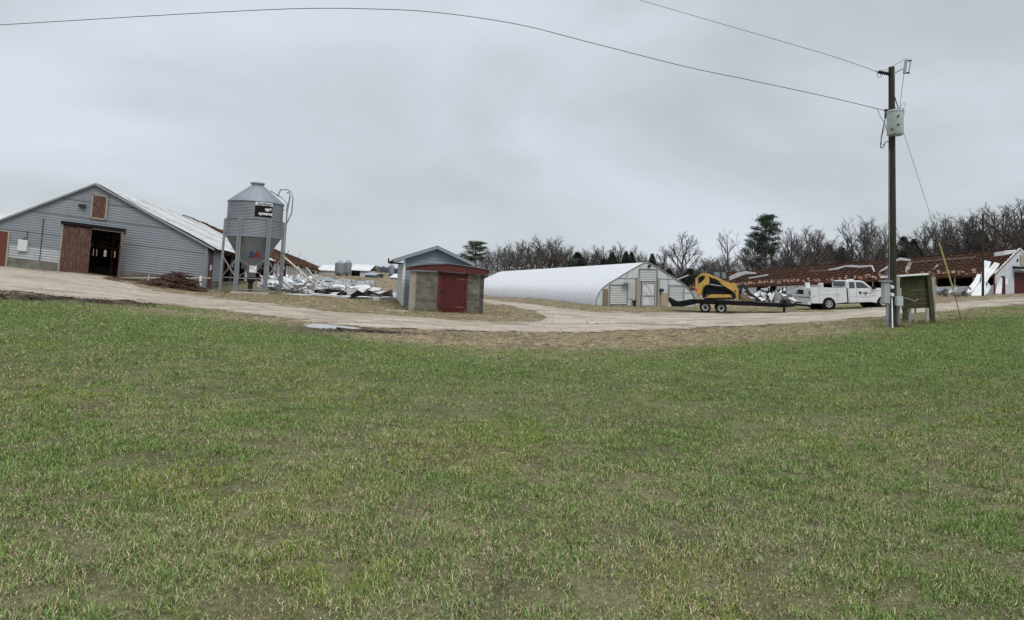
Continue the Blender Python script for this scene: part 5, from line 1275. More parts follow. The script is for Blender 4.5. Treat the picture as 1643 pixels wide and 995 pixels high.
cab_ = lp([(275, 264), (548, 270), (565, 440), (520, 520), (300, 480)], NY + .32, NY + 1.25, mat('cab_frame', (.03, .034, .037), .5, .1), 'cab')
for q in ([(375, 300), (455, 300), (460, 385), (390, 365)], [(478, 305), (540, 305), (548, 395), (490, 385)]): lp(q, NY + .30, NY + .316, mat('cab_glass', (.16, .19, .21), .2, .1), 'cab_window', cab_)
# tracks
tp = [(252, 505), (292, 482), (370, 488), (470, 515), (610, 560), (652, 595), (660, 632), (640, 662), (265, 662), (240, 640), (236, 560)]
for y0 in (NY - .10, NY + 1.32):
    q = [ft(*c8(*p)) for p in tp]; mb = MB(); n = len(q); cx_ = sum(a for a, z in q) / n; cz_ = sum(z for a, z in q) / n
    for i in range(n):
        a, b = q[i], q[(i + 1) % n]; mb.bar(Vector((a[0], y0 + .18, a[1])), Vector((b[0], y0 + .18, b[1])), .36, .075, up=Vector((cx_ - (a[0] + b[0]) / 2, 0, cz_ - (a[1] + b[1]) / 2)).normalized())
        k = max(1, int(math.hypot(b[0] - a[0], b[1] - a[1]) / .11))
        for j in range(k):
            t = j / k; x = a[0] + (b[0] - a[0]) * t; z = a[1] + (b[1] - a[1]) * t; o = Vector((x - cx_, 0, z - cz_)).normalized() * .05; mb.bar(Vector((x, y0, z)) + o, Vector((x, y0 + .36, z)) + o, .05, .03)
    tk = mb.build('track', RUBBER, ld)
    for i, (x, y) in enumerate([(285, 610), (340, 635), (400, 637), (460, 637), (520, 637), (580, 635), (625, 610)]):
        a, z = ft(*c8(x, y)); MB().lathe([(.02, -.1), (.13 if i in (0, 6) else .08, -.1), (.13 if i in (0, 6) else .08, .1), (.02, .1)], (a, y0 + .14, z), 16, 'Y').build('roller', DARK, tk)
    lp([(280, 618), (340, 600), (600, 602), (612, 640), (285, 648)], y0 + .03, y0 + .2, YEL, 'track_frame', tk)
    lp([(275, 530), (340, 522), (600, 590), (500, 600), (285, 600)], y0 + .08, y0 + .25, BLACKP, 'track_recess', tk)
bk_ = lp([(735, 680), (725, 610), (760, 585), (860, 640), (935, 690), (800, 695)], NY - .05, NY + 1.7, mat('bucket_dirt', (.16, .11, .06), .8, .4, 5, 0, (.3, .22, .14), .5, 3), 'bucket')
for y0 in (NY + .1, NY + 1.3):
    for (x0, y0_, x1, y1_) in ((690, 520, 770, 470), (770, 470, 870, 590), (720, 560, 800, 660), (870, 590, 1005, 682), (800, 560, 1000, 690), (760, 480, 730, 600)):
        a = ft(*c8(x0, y0_)); b = ft(*c8(x1, y1_)); MB().bar((a[0], y0, a[1]), (b[0], y0, b[1]), .07, .09).build('fork_link', DARK, ld)
c = Pm + dTn * ft(*c8(985, 675))[0] + Vector((0, .5, 0)); o = crumple(Vector((c.x, c.y, Pm.z + zd + .1)), 1.1, .5, .2, 0, .08, .3, 77, 8, 3).build('roofing_sheet', WHITEM, solid=.01, base=c); props(o, 'small white scrap lying on the trailer deck ahead of the bucket', 'metal sheet')

# ------------------------------------------------------------------ white service truck
Tr = G(1331, 496.9); kT = Tr.y / F; Tf = V(1418, 492.6, Tr.y + .2)
rzK = math.atan2(Tf.y - Tr.y, Tf.x - Tr.x); WBs = math.hypot(Tf.x - Tr.x, Tf.y - Tr.y); tk_t = (Tf.z - Tr.z) / WBs
tk = thing('service_truck', 'white extended cab utility truck with tool box body hitched to the trailer', 'truck', Tr, local=True, rz=rzK)
tk.rotation_euler = (0, -math.atan(tk_t) * .9, rzK)
print('TRUCK', Tr, WBs, tk_t)
WDT = 1.95
def kx(px): return (px - 1331) * WBs / 87.0
def kz(py, px=1331): return (496.9 - (px - 1331) * 4.3 / 87 - py) * kT
def prof(pts, y0, y1, m, name, par=None, bevel=.03):
    mb = MB(); mb.prism([Vector((kx(x), y0, kz(y, x))) for x, y in pts], (0, y1 - y0, 0)); return mb.build(name, m, par or tk, bevel=bevel)
def arch(cx, cy, r, n=9, flip=False):
    return [(cx + r * math.cos(math.pi * (1 - i / n)), cy - r * math.sin(math.pi * (1 - i / n))) for i in range(n + 1)]
bodyp = [(1303, 463), (1361, 462), (1361, 485)] + arch(1331, 487.5, 9.6)[::-1] + [(1303, 487.5)]
body = prof(bodyp, 0, WDT, TRUCKW, 'service_body')
hood = [(1361.8, 463), (1402, 461.8), (1424, 461.6), (1438, 463.5), (1440.5, 468), (1441, 482)] + [(x, y) for x, y in arch(1418, 486, 9.8)[::-1]] + [(1400, 484.2), (1361.8, 486)]
cab2 = prof(hood, .0, WDT, TRUCKW, 'cab')
gh_ = [(1362, 463.2), (1363, 452), (1367, 449.9), (1386, 449.6), (1391.5, 451.5), (1403.5, 462)]
prof(gh_, .09, WDT - .09, TRUCKW, 'cab_roof', cab2, .04)
for q, nm in (([(1366.5, 462.6), (1366.5, 452.3), (1374.6, 452.2), (1375, 462.8)], 'window'), ([(1378, 462.6), (1377.6, 452.3), (1385.5, 452.4), (1390, 454.6), (1398.5, 462.4)], 'window')):
    prof(q, .065, .095, GLASS, nm, cab2, 0); prof(q, WDT - .095, WDT - .065, GLASS, nm, cab2, 0)
mb = MB(); a = Vector((kx(1391), .25, kz(452.2, 1391))); b = Vector((kx(1403), .18, kz(461.3, 1403))); mb.prism([a, b, b + Vector((0, WDT - .36, 0)), a + Vector((0, WDT - .5, 0))], (.03, 0, .03)); mb.build('windscreen', GLASS, cab2)
mb = MB(); mb.box(kx(1362) - .02, kx(1362) + .05, .3, WDT - .3, kz(461), kz(452.6)); mb.build('rear_window', GLASS, cab2)
MB().box(kx(1381) - .04, kx(1381) + .12, -.03, .02, kz(470.5, 1381), kz(467.5, 1381)).build('door_handle', BLACKP, cab2)
mb = MB(); mb.box(kx(1401.5), kx(1401.5) + .16, -.24, .02, kz(463.5, 1400), kz(459, 1400)); mb.build('mirror', BLACKP, cab2, bevel=.02)
# door shut lines, box doors
def line(x0, y0, x1, y1, m=DARK, w=.02, nm='shut_line', par=None, y=-.004):
    return MB().bar((kx(x0), y, kz(y0, x0)), (kx(x1), y, kz(y1, x1)), w, .012, up=Vector((0, 1, 0))).build(nm, m, par or body)
for a in ((1316, 464, 1316, 484), (1344.5, 464, 1344.5, 484), (1316, 472.8, 1344.5, 472.6), (1304, 464, 1360, 463.6)): line(*a, w=.018, m=mat('shut_line', (.36, .36, .36), .7, 0))
for a in ((1376.5, 464, 1376.5, 485), (1403, 464, 1405, 476), (1364, 464, 1364, 485), (1364, 475.5, 1408, 473.3)): line(*a, w=.016, m=mat('shut_line', (.36, .36, .36), .7, 0), par=cab2)
line(1361.3, 462, 1361.4, 486, BLACKP, .07, 'cab_gap')
for x, y in ((1329.5, 466.5), (1347, 473), (1308, 475)): MB().box(kx(x) - .05, kx(x) + .05, -.02, .0, kz(y, x) - .05, kz(y, x) + .05).build('latch', CHROME, body)
# rear end: bumper, hitch, black plate painting a recess's shade, tail lamps
xr = kx(1303)
MB().box(xr - .22, xr - .01, .05, WDT - .05, .38, .58).build('rear_bumper', TRUCKW, tk, bevel=.02)
MB().box(xr - .025, xr - .005, .3, WDT - .3, .62, 1.42).build('tailgate', TRUCKW, tk); MB().box(xr - .04, xr - .027, .9, WDT - .32, 1.08, 1.40).build('tailgate_shade', BLACKP, tk); MB().box(xr - .06, xr - .0, .2, WDT - .2, .86, .9).build('step', DARK, tk)
MB().box(xr - .03, xr - .004, .08, .18, 1.05, 1.3).build('tail_lamp', mat('lamp_red', (.16, .02, .02), .4, 0), tk); MB().box(xr - .03, xr - .004, WDT - .18, WDT - .08, 1.05, 1.3).build('tail_lamp', mat('lamp_red', (.16, .02, .02), .4, 0), tk)
MB().bar((xr - .7, WDT / 2, .5), (xr + .2, WDT / 2, .5), .09).build('tow_bar', BLACK, tk)
for y in (.12, WDT - .12): MB().box(kx(1318) , kx(1322) + .1, y - .1, y + .1, kz(463, 1318), kz(454.5, 1318)).build('rack_post', WHITEM, tk)
MB().box(kx(1303.5), kx(1361), .5, WDT - .5, kz(463.5), kz(463.5) + .02).build('bed_floor', DARK, tk)
MB().box(kx(1377), kx(1377) + .3, .7, 1.2, kz(449.4, 1377) - .05, kz(448.2, 1377)).build('roof_beacon', TRIMW, tk, bevel=.02)
MB().box(kx(1440) - .05, kx(1441) + .12, .02, WDT - .02, .42, .68).build('front_bumper', CHROME, tk, bevel=.03)
MB().box(kx(1440.5) - .02, kx(1441) + .03, .35, WDT - .35, .75, 1.15).build('grille', DARK, tk)
for y in (.06, WDT - .3): MB().box(kx(1440.5) - .05, kx(1441) + .03, y, y + .24, .8, 1.1).build('headlight', CHROME, tk)
MB().box(kx(1300), kx(1438), .35, WDT - .35, .33, .5).build('chassis', BLACK, tk)
for x in (0.0, WBs):
    for y, sd_ in ((.12, -1), (WDT - .12, 1)):
        wh, rim = wheel(tk, x, y, .40, .27, CHROME, sd_, .62, z=.40 + (tk_t * .0) * x)
        mb = MB()
        for i in range(8):
            t = i * math.pi / 4; mb.bar((x, y + sd_ * .105, .4), (x + .22 * math.cos(t), y + sd_ * .115, .4 + .22 * math.sin(t)), .055, .03)
        mb.build('spokes', CHROME, wh)
        MB().lathe([(0.0, -.13), (.25, -.13), (.25, .08), (0, .08)] if sd_ < 0 else [(0.0, -.08), (.25, -.08), (.25, .13), (0, .13)], (x, y - sd_ * .03, .4), 20, 'Y').build('brake_disc', BLACKP, wh)
# wheel wells
for x in (0.0, WBs): MB().lathe([(0.02, .02), (.50, .02), (.50, .5), (.02, .5)], (x, 0, .42), 24, 'Y').build('wheel_well', BLACKP, tk); MB().lathe([(0.02, WDT - .5), (.50, WDT - .5), (.50, WDT - .02), (.02, WDT - .02)], (x, 0, .42), 24, 'Y').build('wheel_well', BLACKP, tk)
# winged emblem on the door, too small to read
ex, ez = kx(1390.5), kz(470.3, 1390.5)
mb = MB(); mb.prism([Vector((ex + x, -.006, ez + z)) for x, z in ((-.2, .05), (-.1, .10), (0, .07), (.1, .10), (.2, .05), (.14, -.02), (.06, -.05), (0, -.16), (-.06, -.05), (-.14, -.02))], (0, -.006, 0)); mb.build('door_emblem', OLIVE, cab2)
for x in (-.38, .27): MB().box(ex + x, ex + x + .11, -.012, -.004, ez - .06, ez - .015).build('door_lettering', DARK, cab2)
MB().box(ex - .3, ex + .36, -.012, -.004, ez - .26, ez - .235).build('door_lettering', mat('faint_ink', (.35, .35, .35), .7, 0), cab2)
MB().box(kx(1405), kx(1405) + .3, -.012, -.004, kz(466.5, 1405), kz(466.5, 1405) + .06).build('fender_lettering', mat('faint_ink', (.35, .35, .35), .7, 0), cab2)
# hoses, lamps, chains and guards on the loader
def l8(x, y, yy): a, z = ft(*c8(x, y)); return Vector((a, yy, z))
for y0 in (NY + .22, NY + 1.3):
    MB().tube([l8(300, 420, y0), l8(400, 450, y0), l8(520, 500, y0), l8(640, 560, y0)], .018, 6).build('hydraulic_hose', BLACKP, ld)
    MB().tube([l8(330, 470, y0 - .05), l8(560, 500, y0 - .05)], .035, 8).build('lift_cylinder', CHROME, ld)
MB().tube([l8(690, 520, NY + .5), l8(730, 500, NY + .5), l8(760, 560, NY + .5), l8(790, 620, NY + .5)], .02, 6).build('hydraulic_hose', BLACKP, ld)
for x, y in ((545, 285), (280, 285)): MB().box(l8(x, y, 0).x - .05, l8(x, y, 0).x + .06, NY + .35, NY + .5, l8(x, y, 0).z - .04, l8(x, y, 0).z + .05).build('work_lamp', CHROME, ld)
MB().box(l8(150, 0, 0).x, l8(165, 0, 0).x, NY - .01, NY + .002, l8(0, 560, 0).z, l8(0, 520, 0).z).build('reflector', REDL, ld)
ch = MB()
for (x0, y0_, x1, y1_) in ((180, 612, 60, 690), (680, 655, 800, 700)):
    a, b = l8(x0, y0_, NY - .05), l8(x1, y1_, .05); n_ = 14
    for i in range(n_): p, q = a.lerp(b, i / n_), a.lerp(b, (i + .8) / n_); ch.bar(p, q, .03, .02 if i % 2 else .035)
ch.build('tie_down_chain', RUST, ld)
# ------------------------------------------------------------------ utility pole
DP = 24.6; pb = G(1432.3, 524); DP = pb.y; pt = V(1430.5, 108, DP); up_ = DP / F
print('POLE', pb, pt)
pole = thing('utility_pole', 'tall weathered wooden power pole carrying a grey transformer', 'utility pole', pb)
n = 24; mb = MB(); mb.tube([pb.lerp(pt, i / n) + Vector((0, 0, -.3 if i == 0 else 0)) for i in range(n + 1)], [.145 - .035 * i / n for i in range(n + 1)], 20); mb.build('shaft', POLEM, pole, smooth=True)
def PV(px, py, dy=0.0): return V(px, py, DP + dy)
# transformer can
tb = PV(1436.2, 217, -.32); tt_ = PV(1437.5, 180, -.32); H = tt_.z - tb.z; tc_ = Vector((tb.x, tb.y, tb.z)); ax = (tt_ - tb).normalized()
can = MB().lathe([(.0, 0), (.27, .0), (.29, .03), (.29, H - .02), (.31, H - .02), (.31, H + .02), (.27, H + .05), (.0, H + .08)], tc_, 32).build('transformer', TRANSF, pole, smooth=True)
for px, py in ((1441.5, 186), (1441.5, 200), (1431.5, 207.5)): q = PV(px, py, -.63); MB().lathe([(.0, -.03), (.035, -.03), (.035, .05), (0, .05)], q, 10, 'Y').build('lug', DARK, can)
for px, py0, py1 in ((1443.5, 180, 172), (1449, 184, 173), (1441, 178, 172)):
    a = PV(px, py0, -.25); b = PV(px, py1, -.25); h = b.z - a.z; MB().lathe([(.03, 0), (.06, h * .15), (.03, h * .3), (.06, h * .5), (.03, h * .65), (.05, h * .8), (.02, h)], a, 12).build('bushing', PORC, can)
MB().bar(PV(1428, 184, -.12), PV(1434, 184, -.12), .1, .08).build('bracket', DARK, pole); MB().bar(PV(1428, 210, -.12), PV(1434, 210, -.12), .1, .08).build('bracket', DARK, pole)
# insulator, cutout and their bracket
mb = MB(); a = PV(1406, 115, -.05); b = PV(1428, 119, -.05); nn = 14; mb.tube([a.lerp(b, i / nn) for i in range(nn + 1)], [.02 if i % 2 == 0 or i < 3 else .085 for i in range(nn + 1)], 12); mb.build('insulator', BLACKP, pole)
MB().tube([PV(1434, 119, -.1), PV(1440, 114.5, -.1), PV(1449, 110, -.1)], .03, 8).build('cutout_arm', PORC, pole)
co = MB().tube([PV(1451.2, 118, -.1), PV(1453.8, 97, -.1)], [.055, .055], 12).build('cutout', PORC, pole)
MB().tube([PV(1453.5, 98, -.1), PV(1462, 97, -.1)], .035, 8).build('cutout_arm_top', DARK, co); MB().tube([PV(1451, 117, -.1), PV(1459, 117, -.1)], .035, 8).build('cutout_arm_bottom', DARK, co)
MB().tube([PV(1461.5, 97, -.1), PV(1458, 117, -.1)], .022, 8).build('fuse_tube', GALVD, co)
def wire(name, pts, r, par, m=WIREM):
    mb = MB(); P_ = [Vector(p) for p in pts]; out = []
    for i in range(len(P_) - 1):
        p0 = P_[max(i - 1, 0)]; p1 = P_[i]; p2 = P_[i + 1]; p3 = P_[min(i + 2, len(P_) - 1)]
        for k in range(8):
            t = k / 8; out.append(.5 * ((2 * p1) + (p2 - p0) * t + (2 * p0 - 5 * p1 + 4 * p2 - p3) * t * t + (3 * p1 - p0 - 3 * p2 + p3) * t ** 3))
    out.append(P_[-1]); mb.tube(out, r, 5); return mb.build(name, m, par)
wire('jumper_wire', [PV(1407, 115), PV(1409, 124), PV(1414, 122), PV(1412, 114), PV(1425, 111), PV(1436, 104), PV(1447, 98), PV(1453, 94), PV(1456, 97)], .009, pole)
wire('jumper_wire', [PV(1450.5, 119), PV(1447, 145), PV(1444, 172)], .009, pole)
wire('jumper_wire', [PV(1444, 172), PV(1450, 165), PV(1453, 167), PV(1449, 174)], .008, pole)
wire('jumper_wire', [PV(1436, 156), PV(1438, 164), PV(1441, 172)], .02, pole)
wire('service_cable', [PV(1421, 176), PV(1420, 190), PV(1417, 205), PV(1414, 222), PV(1413, 236), PV(1417, 236), PV(1421, 228), PV(1426, 228)], .018, pole)
wire('service_cable', [PV(1408, 176), PV(1413, 188), PV(1420, 200), PV(1423, 212)], .01, pole)
wire('service_cable', [PV(1421, 200), PV(1416, 215), PV(1414, 230), PV(1420, 232)], .01, pole)
MB().bar(PV(1419.5, 176.5, -.05), PV(1429, 178, -.05), .09, .07).build('neutral_clamp', DARK, pole); MB().bar(PV(1421, 177, -.05), PV(1420.5, 190, -.05), .05, .05).build('neutral_clamp', DARK, pole)
wire('riser_wire', [PV(1426.8, 240, -.12), PV(1427, 330, -.13), PV(1427.3, 450, -.15), PV(1428, 523, -.16)], .012, pole, GALVD)
# the two power lines
w_ = wire('power_line', [PV(1407, 115), V(1338, 91, 25.5), V(1270, 71, 26.5), V(1150, 36, 28), V(1030, 1, 30), V(900, -38, 32), V(700, -95, 36)], .011, None); props(w_, 'upper power line rising up and left from the insulator', 'power line')
w_ = wire('power_line', [PV(1422, 178), V(1330, 156, 24), V(1200, 128, 23.3), V(1100, 107, 22.8), V(950, 69, 22), V(830, 39, 21.5), V(700, 20, 21.2), V(600, 14.5, 21), V(500, 13.5, 21), V(400, 17, 21.3), V(250, 25, 22), V(100, 34, 22.6), V(0, 40, 23), V(-200, 52, 24)], .013, None); props(w_, 'lower power line arching across the whole sky', 'power line')
# guy wire
ga = G(1543, 513); w_ = thing('guy_wire', 'guy wire from the power pole to the ground with its yellow guard', 'guy wire', ga)
gt = PV(1436, 170, .1); gm = V(1507, 390, 26.6)
MB().tube([gt, gm], .009, 6).build('cable', GALVD, w_)
q = V(1531, 470, ga.y - .3); MB().tube([gm, q], .032, 8).build('guard', YGUARD, w_); MB().tube([q, ga + Z * -.1], [.022, .014], 6).build('anchor_rod', RUST, w_)
# conduits and meter boxes at the foot
def PW(px, py, dy=0.0): return V(px, py, DP + dy)
mt = thing('meter_pedestal', 'grey meter pedestal on a post left of the pole foot', 'meter box', G(1423, 523))
a = PW(1417.5, 453, -.3); b = PW(1424.5, 487, -.3); c = (a + b) / 2
MB().box(c.x - .13, c.x + .13, c.y - .1, c.y + .1, b.z, a.z).build('box', mat('meter_grey', (.33, .34, .35), .5, .1), mt, bevel=.02)
MB().box(c.x - .2, c.x + .19, c.y - .15, c.y + .13, a.z - .0, a.z + .08).build('cap', mat('meter_cap', (.24, .24, .25)), mt, bevel=.01)
q = G(1423.5, 524); MB().bar(Vector((c.x + .06, c.y, q.z - .1)), Vector((c.x + .06, c.y, b.z)), .07).build('post', GALVD, mt)
for px in (1421.5, 1424.5, 1427): MB().tube([PW(px, 456, -.25), PW(px + .3, 435 - (px - 1421) * 3, -.22)], .012, 6).build('conduit', GALV, mt)
mc = thing('white_conduit', 'thin white conduit with two meter heads on the pole front', 'conduit', G(1431, 526))
MB().tube([G(1430.8, 526) + Vector((0, -.05, 0)), PW(1431, 478, -.25)], .022, 8).build('pipe', WHITEP, mc)
for py in (460.5, 473): q = PW(1430.3, py, -.28); MB().lathe([(.0, -.09), (.06, -.09), (.075, -.02), (.075, .06), (0, .06)], q, 16, 'Y').build('meter_head', TRIMW, mc)
wire('loop', [PW(1432, 462, -.3), PW(1426, 464, -.33), PW(1425, 481, -.33), PW(1429, 486, -.3), PW(1432, 480, -.28)], .014, mc)
gb = thing('junction_box', 'light grey electric box on a pipe right of the pole', 'electric box', G(1442, 525))
a = PW(1436.5, 475, -.2); b = PW(1447, 491, -.2); MB().box(a.x, b.x, a.y - .1, a.y + .05, b.z, a.z).build('box', mat('box_lightgrey', (.42, .44, .45), .45, .05), gb, bevel=.012)
q = PW(1442, 483, -.12); MB().tube([Vector((q.x, q.y, float(gz(q.x, q.y)) - .1)), q], .045, 8).build('pipe', GALVD, gb)
q = PW(1440, 484, .1); MB().box(q.x - .07, q.x + .07, q.y - .05, q.y + .05, float(gz(q.x, q.y)) - .1, PW(1439, 443, .1).z).build('post', WOODG, gb)

# ------------------------------------------------------------------ mossy lean-to
gl = G(1468, 519); DSH = gl.y; lt = thing('lean_to', 'small mossy board lean-to on posts beside the power pole', 'shelter', gl)
def SV(px, py, dy=0.0): return V(px, py, DSH + dy)
rows = 7
for i in range(rows):
    t0, t1 = i / rows, (i + .97) / rows
    y0, y1 = 444 + 52 * t0, 444 + 52 * t1
    xl, xr_ = 1447.5, 1490 + 3.5 * t0
    a, b, c_, d_ = SV(xl, y1, -.05 * i * 0), SV(xr_, y1 - 2), SV(xr_, y0 - 2), SV(xl, y0); MB().prism([a, b, c_, d_], (0, .03 + random.uniform(0, .012), 0)).build('board', MOSS, lt)
for (x0, y0, x1, y1, dy, w) in ((1449, 444, 1452.5, 517, .08, .14), (1489.5, 441, 1497, 516, -.06, .17)):
    a = SV(x0, y0, dy); b = SV(x1, y1, dy); b.z = float(gz(b.x, b.y)) - .08; MB().bar(a, b, w, .1).build('post', mat('mossy_post', (.055, .05, .028), .9, .35, 4, 0, (.05, .075, .02), .6, 3), lt)
# back part and roof
D2 = 1.5
for (x0, x1, y0, y1) in ((1491, 1500.5, 444, 483),): MB().prism([SV(x0, y1, .3), SV(x1, y1 - 1, D2), SV(x1, y0, D2), SV(x0, y0, .3)], (.03, .02, 0)).build('side_panel', WOODG, lt)
for px in (1456, 1498): a = SV(px, 445, D2); MB().bar(Vector((a.x, a.y, float(gz(a.x, a.y)) - .05)), a, .09).build('post', WOODG, lt)
a, b, c_, d_ = SV(1437, 441.5, -.25), SV(1490, 439.0, -.25), SV(1503, 440.5, D2 + .2), SV(1452, 441.5, D2 + .2)
MB().prism([a, b, c_, d_], (0, 0, .05)).build('roof', mat('brown_roof', (.10, .05, .035), .8, .3, 4), lt)
MB().bar(SV(1413, 445, -.3), SV(1489.5, 439.5, -.3), .05, .07).build('roof_edge', TRIMW, lt)
ta = thing('table', 'old white legged table under the mossy lean-to', 'table', SV(1472, 516, .5))
MB().prism([SV(1458, 492, .2), SV(1487, 491, .2), SV(1489, 490.2, 1.1), SV(1461, 491, 1.1)], (0, 0, .04)).build('top', WOODG, ta)
for px, dy in ((1460, .25), (1486.5, .25), (1468.5, 1.0), (1488, 1.0)):
    a = SV(px, 492, dy); MB().bar(Vector((a.x, a.y, float(gz(a.x, a.y)) - .02)), a, .055).build('leg', LOUV, ta)
w_ = wire('rope', [SV(1451, 478, -.1), SV(1460, 480, -.1), SV(1468, 483.5, -.12), SV(1472, 480, -.12), SV(1474, 481, -.1)], .012, None, WOODP); props(w_, 'pale rope drooping across the mossy boards', 'rope')
# far pole near the barn
g = G(1577, 475); p2 = thing('utility_pole', 'slim dark pole standing before the wrecked barn at right', 'utility pole', g)
MB().tube([g + Z * -.3, V(1577.3, 343, g.y)], [.14, .10], 10).build('shaft', POLEM, p2, smooth=True)
# small weeds at the guy anchor
rr = random.Random(5)
for i, (cx0, cy0, nn, hh) in enumerate(((1543, 514, 90, .45), (1441, 524, 70, .3), (1475, 519, 120, .3))):
    c = G(cx0, cy0); mb = MB()
    for k in range(nn):
        x = rr.gauss(0, .35); y = rr.gauss(0, .2); b = Vector((c.x + x, c.y + y, float(gz(c.x + x, c.y + y)))); an = rr.uniform(0, 6.28); L = rr.uniform(.1, hh); d = Vector((math.cos(an), math.sin(an), 0)); t = b + d * L * .5 + Z * L
        mb.add([b - d.cross(Z) * .006, b + d.cross(Z) * .006, t], [(0, 1, 2)])
    props(mb.build('weeds', mat('dry_weeds', (.20, .14, .08), .9, .4, 8), base=c), ['dry weeds round the guy anchor', 'dry weeds at the foot of the power pole', 'weeds below the lean-to'][i], 'weeds', kind='stuff')

# ------------------------------------------------------------------ trees
def limb(mb, p, d, L, r, r_end, n=4, grav=0.0, wob=.12, rnd=random, sides=5):
    pts = [p]; rs_ = [r]; q = Vector(p); dd = Vector(d)
    for i in range(n):
        dd = (dd + Vector((rnd.uniform(-wob, wob), rnd.uniform(-wob, wob), rnd.uniform(-wob, wob) + grav))).normalized(); q = q + dd * L / n; pts.append(q.copy()); rs_.append(r + (r_end - r) * (i + 1) / n)
    mb.tube(pts, rs_, sides, cap=False); return pts
def bare_tree(seed, H=15.0, fork=.3, spread=.75, lean=0.0, dens=1.0):
    r = random.Random(seed); tk_ = MB(); cr = MB()
    R0 = H * .020
    tp = limb(tk_, Vector((0, 0, -.5)), Vector((lean, 0, 1)).normalized(), H * (.72 if spread < .8 else .5), R0, R0 * .35, 7, 0, .05, r, 8)
    def grow(p, d, L, rad, lv):
        tgt = tk_ if lv == 1 else cr
        pts = limb(tgt, p, d, L, rad, rad * .45, 4 if lv < 3 else 3, .05 if lv < 3 else .03, .16, r, 5 if lv == 1 else (4 if lv == 2 else 3))
        if lv >= 4: return
        n = {1: 6, 2: 5, 3: 4}[lv]; n = max(2, int(n * dens + r.random()))
        for i in range(n):
            t = .25 + .75 * (i + r.random()) / n; k = min(len(pts) - 2, int(t * (len(pts) - 1))); f = t * (len(pts) - 1) - k; f = min(1, f); q = pts[k].lerp(pts[k + 1], f)
            dd = (pts[k + 1] - pts[k]).normalized(); a = r.uniform(0, 6.28); sidev = Vector((math.cos(a), math.sin(a), r.uniform(-.2, .5))); sidev = (sidev - dd * sidev.dot(dd)); sidev.normalize() if sidev.length > .01 else None
            an = r.uniform(.45, .85); nd_ = (dd * math.cos(an) + sidev * math.sin(an) + Vector((0, 0, .18))).normalized()
            grow(q, nd_, L * r.uniform(.38, .62) * (1.15 - .45 * t), max(.015, rad * .42), lv + 1)
    nl = int(7 * dens) + 2
    for i in range(nl):
        t = fork + (1 - fork) * (i + r.random() * .8) / nl; t = min(t, .99); k = min(6, int(t * 7)); q = tp[k].lerp(tp[k + 1], t * 7 - k); a = i * 2.4 + r.uniform(-.4, .4)
        an = r.uniform(.5, .95) * spread + (.0 if t > .6 else .15); d = Vector((math.cos(a) * math.sin(an), math.sin(a) * math.sin(an), math.cos(an)))
        grow(q, d, H * r.uniform(.30, .46) * (1.15 - .5 * t), R0 * r.uniform(.32, .5), 1)
    grow(tp[-1], Vector((0, 0, 1)), H * .26, R0 * .3, 1)
    return tk_, cr
def pine(seed, H=18.0, crown0=.42, cw=.24, full=1.0):
    r = random.Random(seed); tk_ = MB(); cr = MB(); tp = limb(tk_, Vector((0, 0, -.5)), Vector((0, 0, 1)), H * .97, H * .017, H * .004, 8, 0, .03, r, 8)
    n = int(26 * full); prm = []
    for i in range(n):
        t = crown0 + (1 - crown0) * (i + .5) / n; k = min(7, int(t * 8)); q = tp[k].lerp(tp[k + 1], t * 8 - k); a = i * 2.4 + r.uniform(-.5, .5); sh = math.sin(math.pi * min(1, (t - crown0) / (1 - crown0) * .82 + .16)); L = H * cw * (.35 + .75 * sh) * r.uniform(.6, 1.15)
        d = Vector((math.cos(a), math.sin(a), r.uniform(.05, .5))).normalized(); pts = limb(tk_, q, d, L, H * .004, H * .0012, 4, .05, .1, r, 4)
        for j in range(2, 5):
            for m_ in range(3 if j < 4 else 4): prm.append((pts[j] + Vector((r.gauss(0, .45), r.gauss(0, .45), r.uniform(-.1, .6))), r.uniform(.5, 1.0)))
    prm.append((tp[-1], .7))
    for c, s in prm:
        for k in range(38):
            v = Vector((r.gauss(0, .5), r.gauss(0, .5), r.gauss(0, .28))) * s; p = c + v; a = Vector((r.uniform(-1, 1), r.uniform(-1, 1), r.uniform(-.3, 1))).normalized() * r.uniform(.14, .3); b = a.cross(Vector((r.uniform(-1, 1), r.uniform(-1, 1), r.uniform(-1, 1)))).normalized() * .055
            cr.add([p - a - b, p + a, p - a + b], [(0, 1, 2)])
    return tk_, cr
def evergreen(seed, H=8.0, w=.32, point=.6):
    r = random.Random(seed); tk_ = MB(); cr = MB(); limb(tk_, Vector((0, 0, -.4)), Vector((0, 0, 1)), H * .85, H * .02, H * .006, 5, 0, .04, r, 6)
    lob = [(r.uniform(0, 6.28), r.uniform(.1, .95), r.uniform(.6, 1.25)) for _ in range(26)]
    n = 5200
    for i in range(n):
        a0, t0, s = r.choice(lob); t = min(1, max(.03, t0 + r.gauss(0, .07))); a = a0 + r.gauss(0, .45); R = H * w * (1 - t ** (1 / point) * .92) * (.45 + .55 * min(1, t / .2)) * s; rad = R * (r.random() ** .35)
        p = Vector((math.cos(a) * rad, math.sin(a) * rad, t * H)); d = Vector((r.uniform(-1, 1), r.uniform(-1, 1), r.uniform(-.4, 1))).normalized() * r.uniform(.1, .24); b = d.cross(Vector((r.uniform(-1, 1), r.uniform(-1, 1), r.uniform(-1, 1)))).normalized() * .08
        cr.add([p - d - b, p + d, p - d + b], [(0, 1, 2)])
    return tk_, cr
PROTO = {}
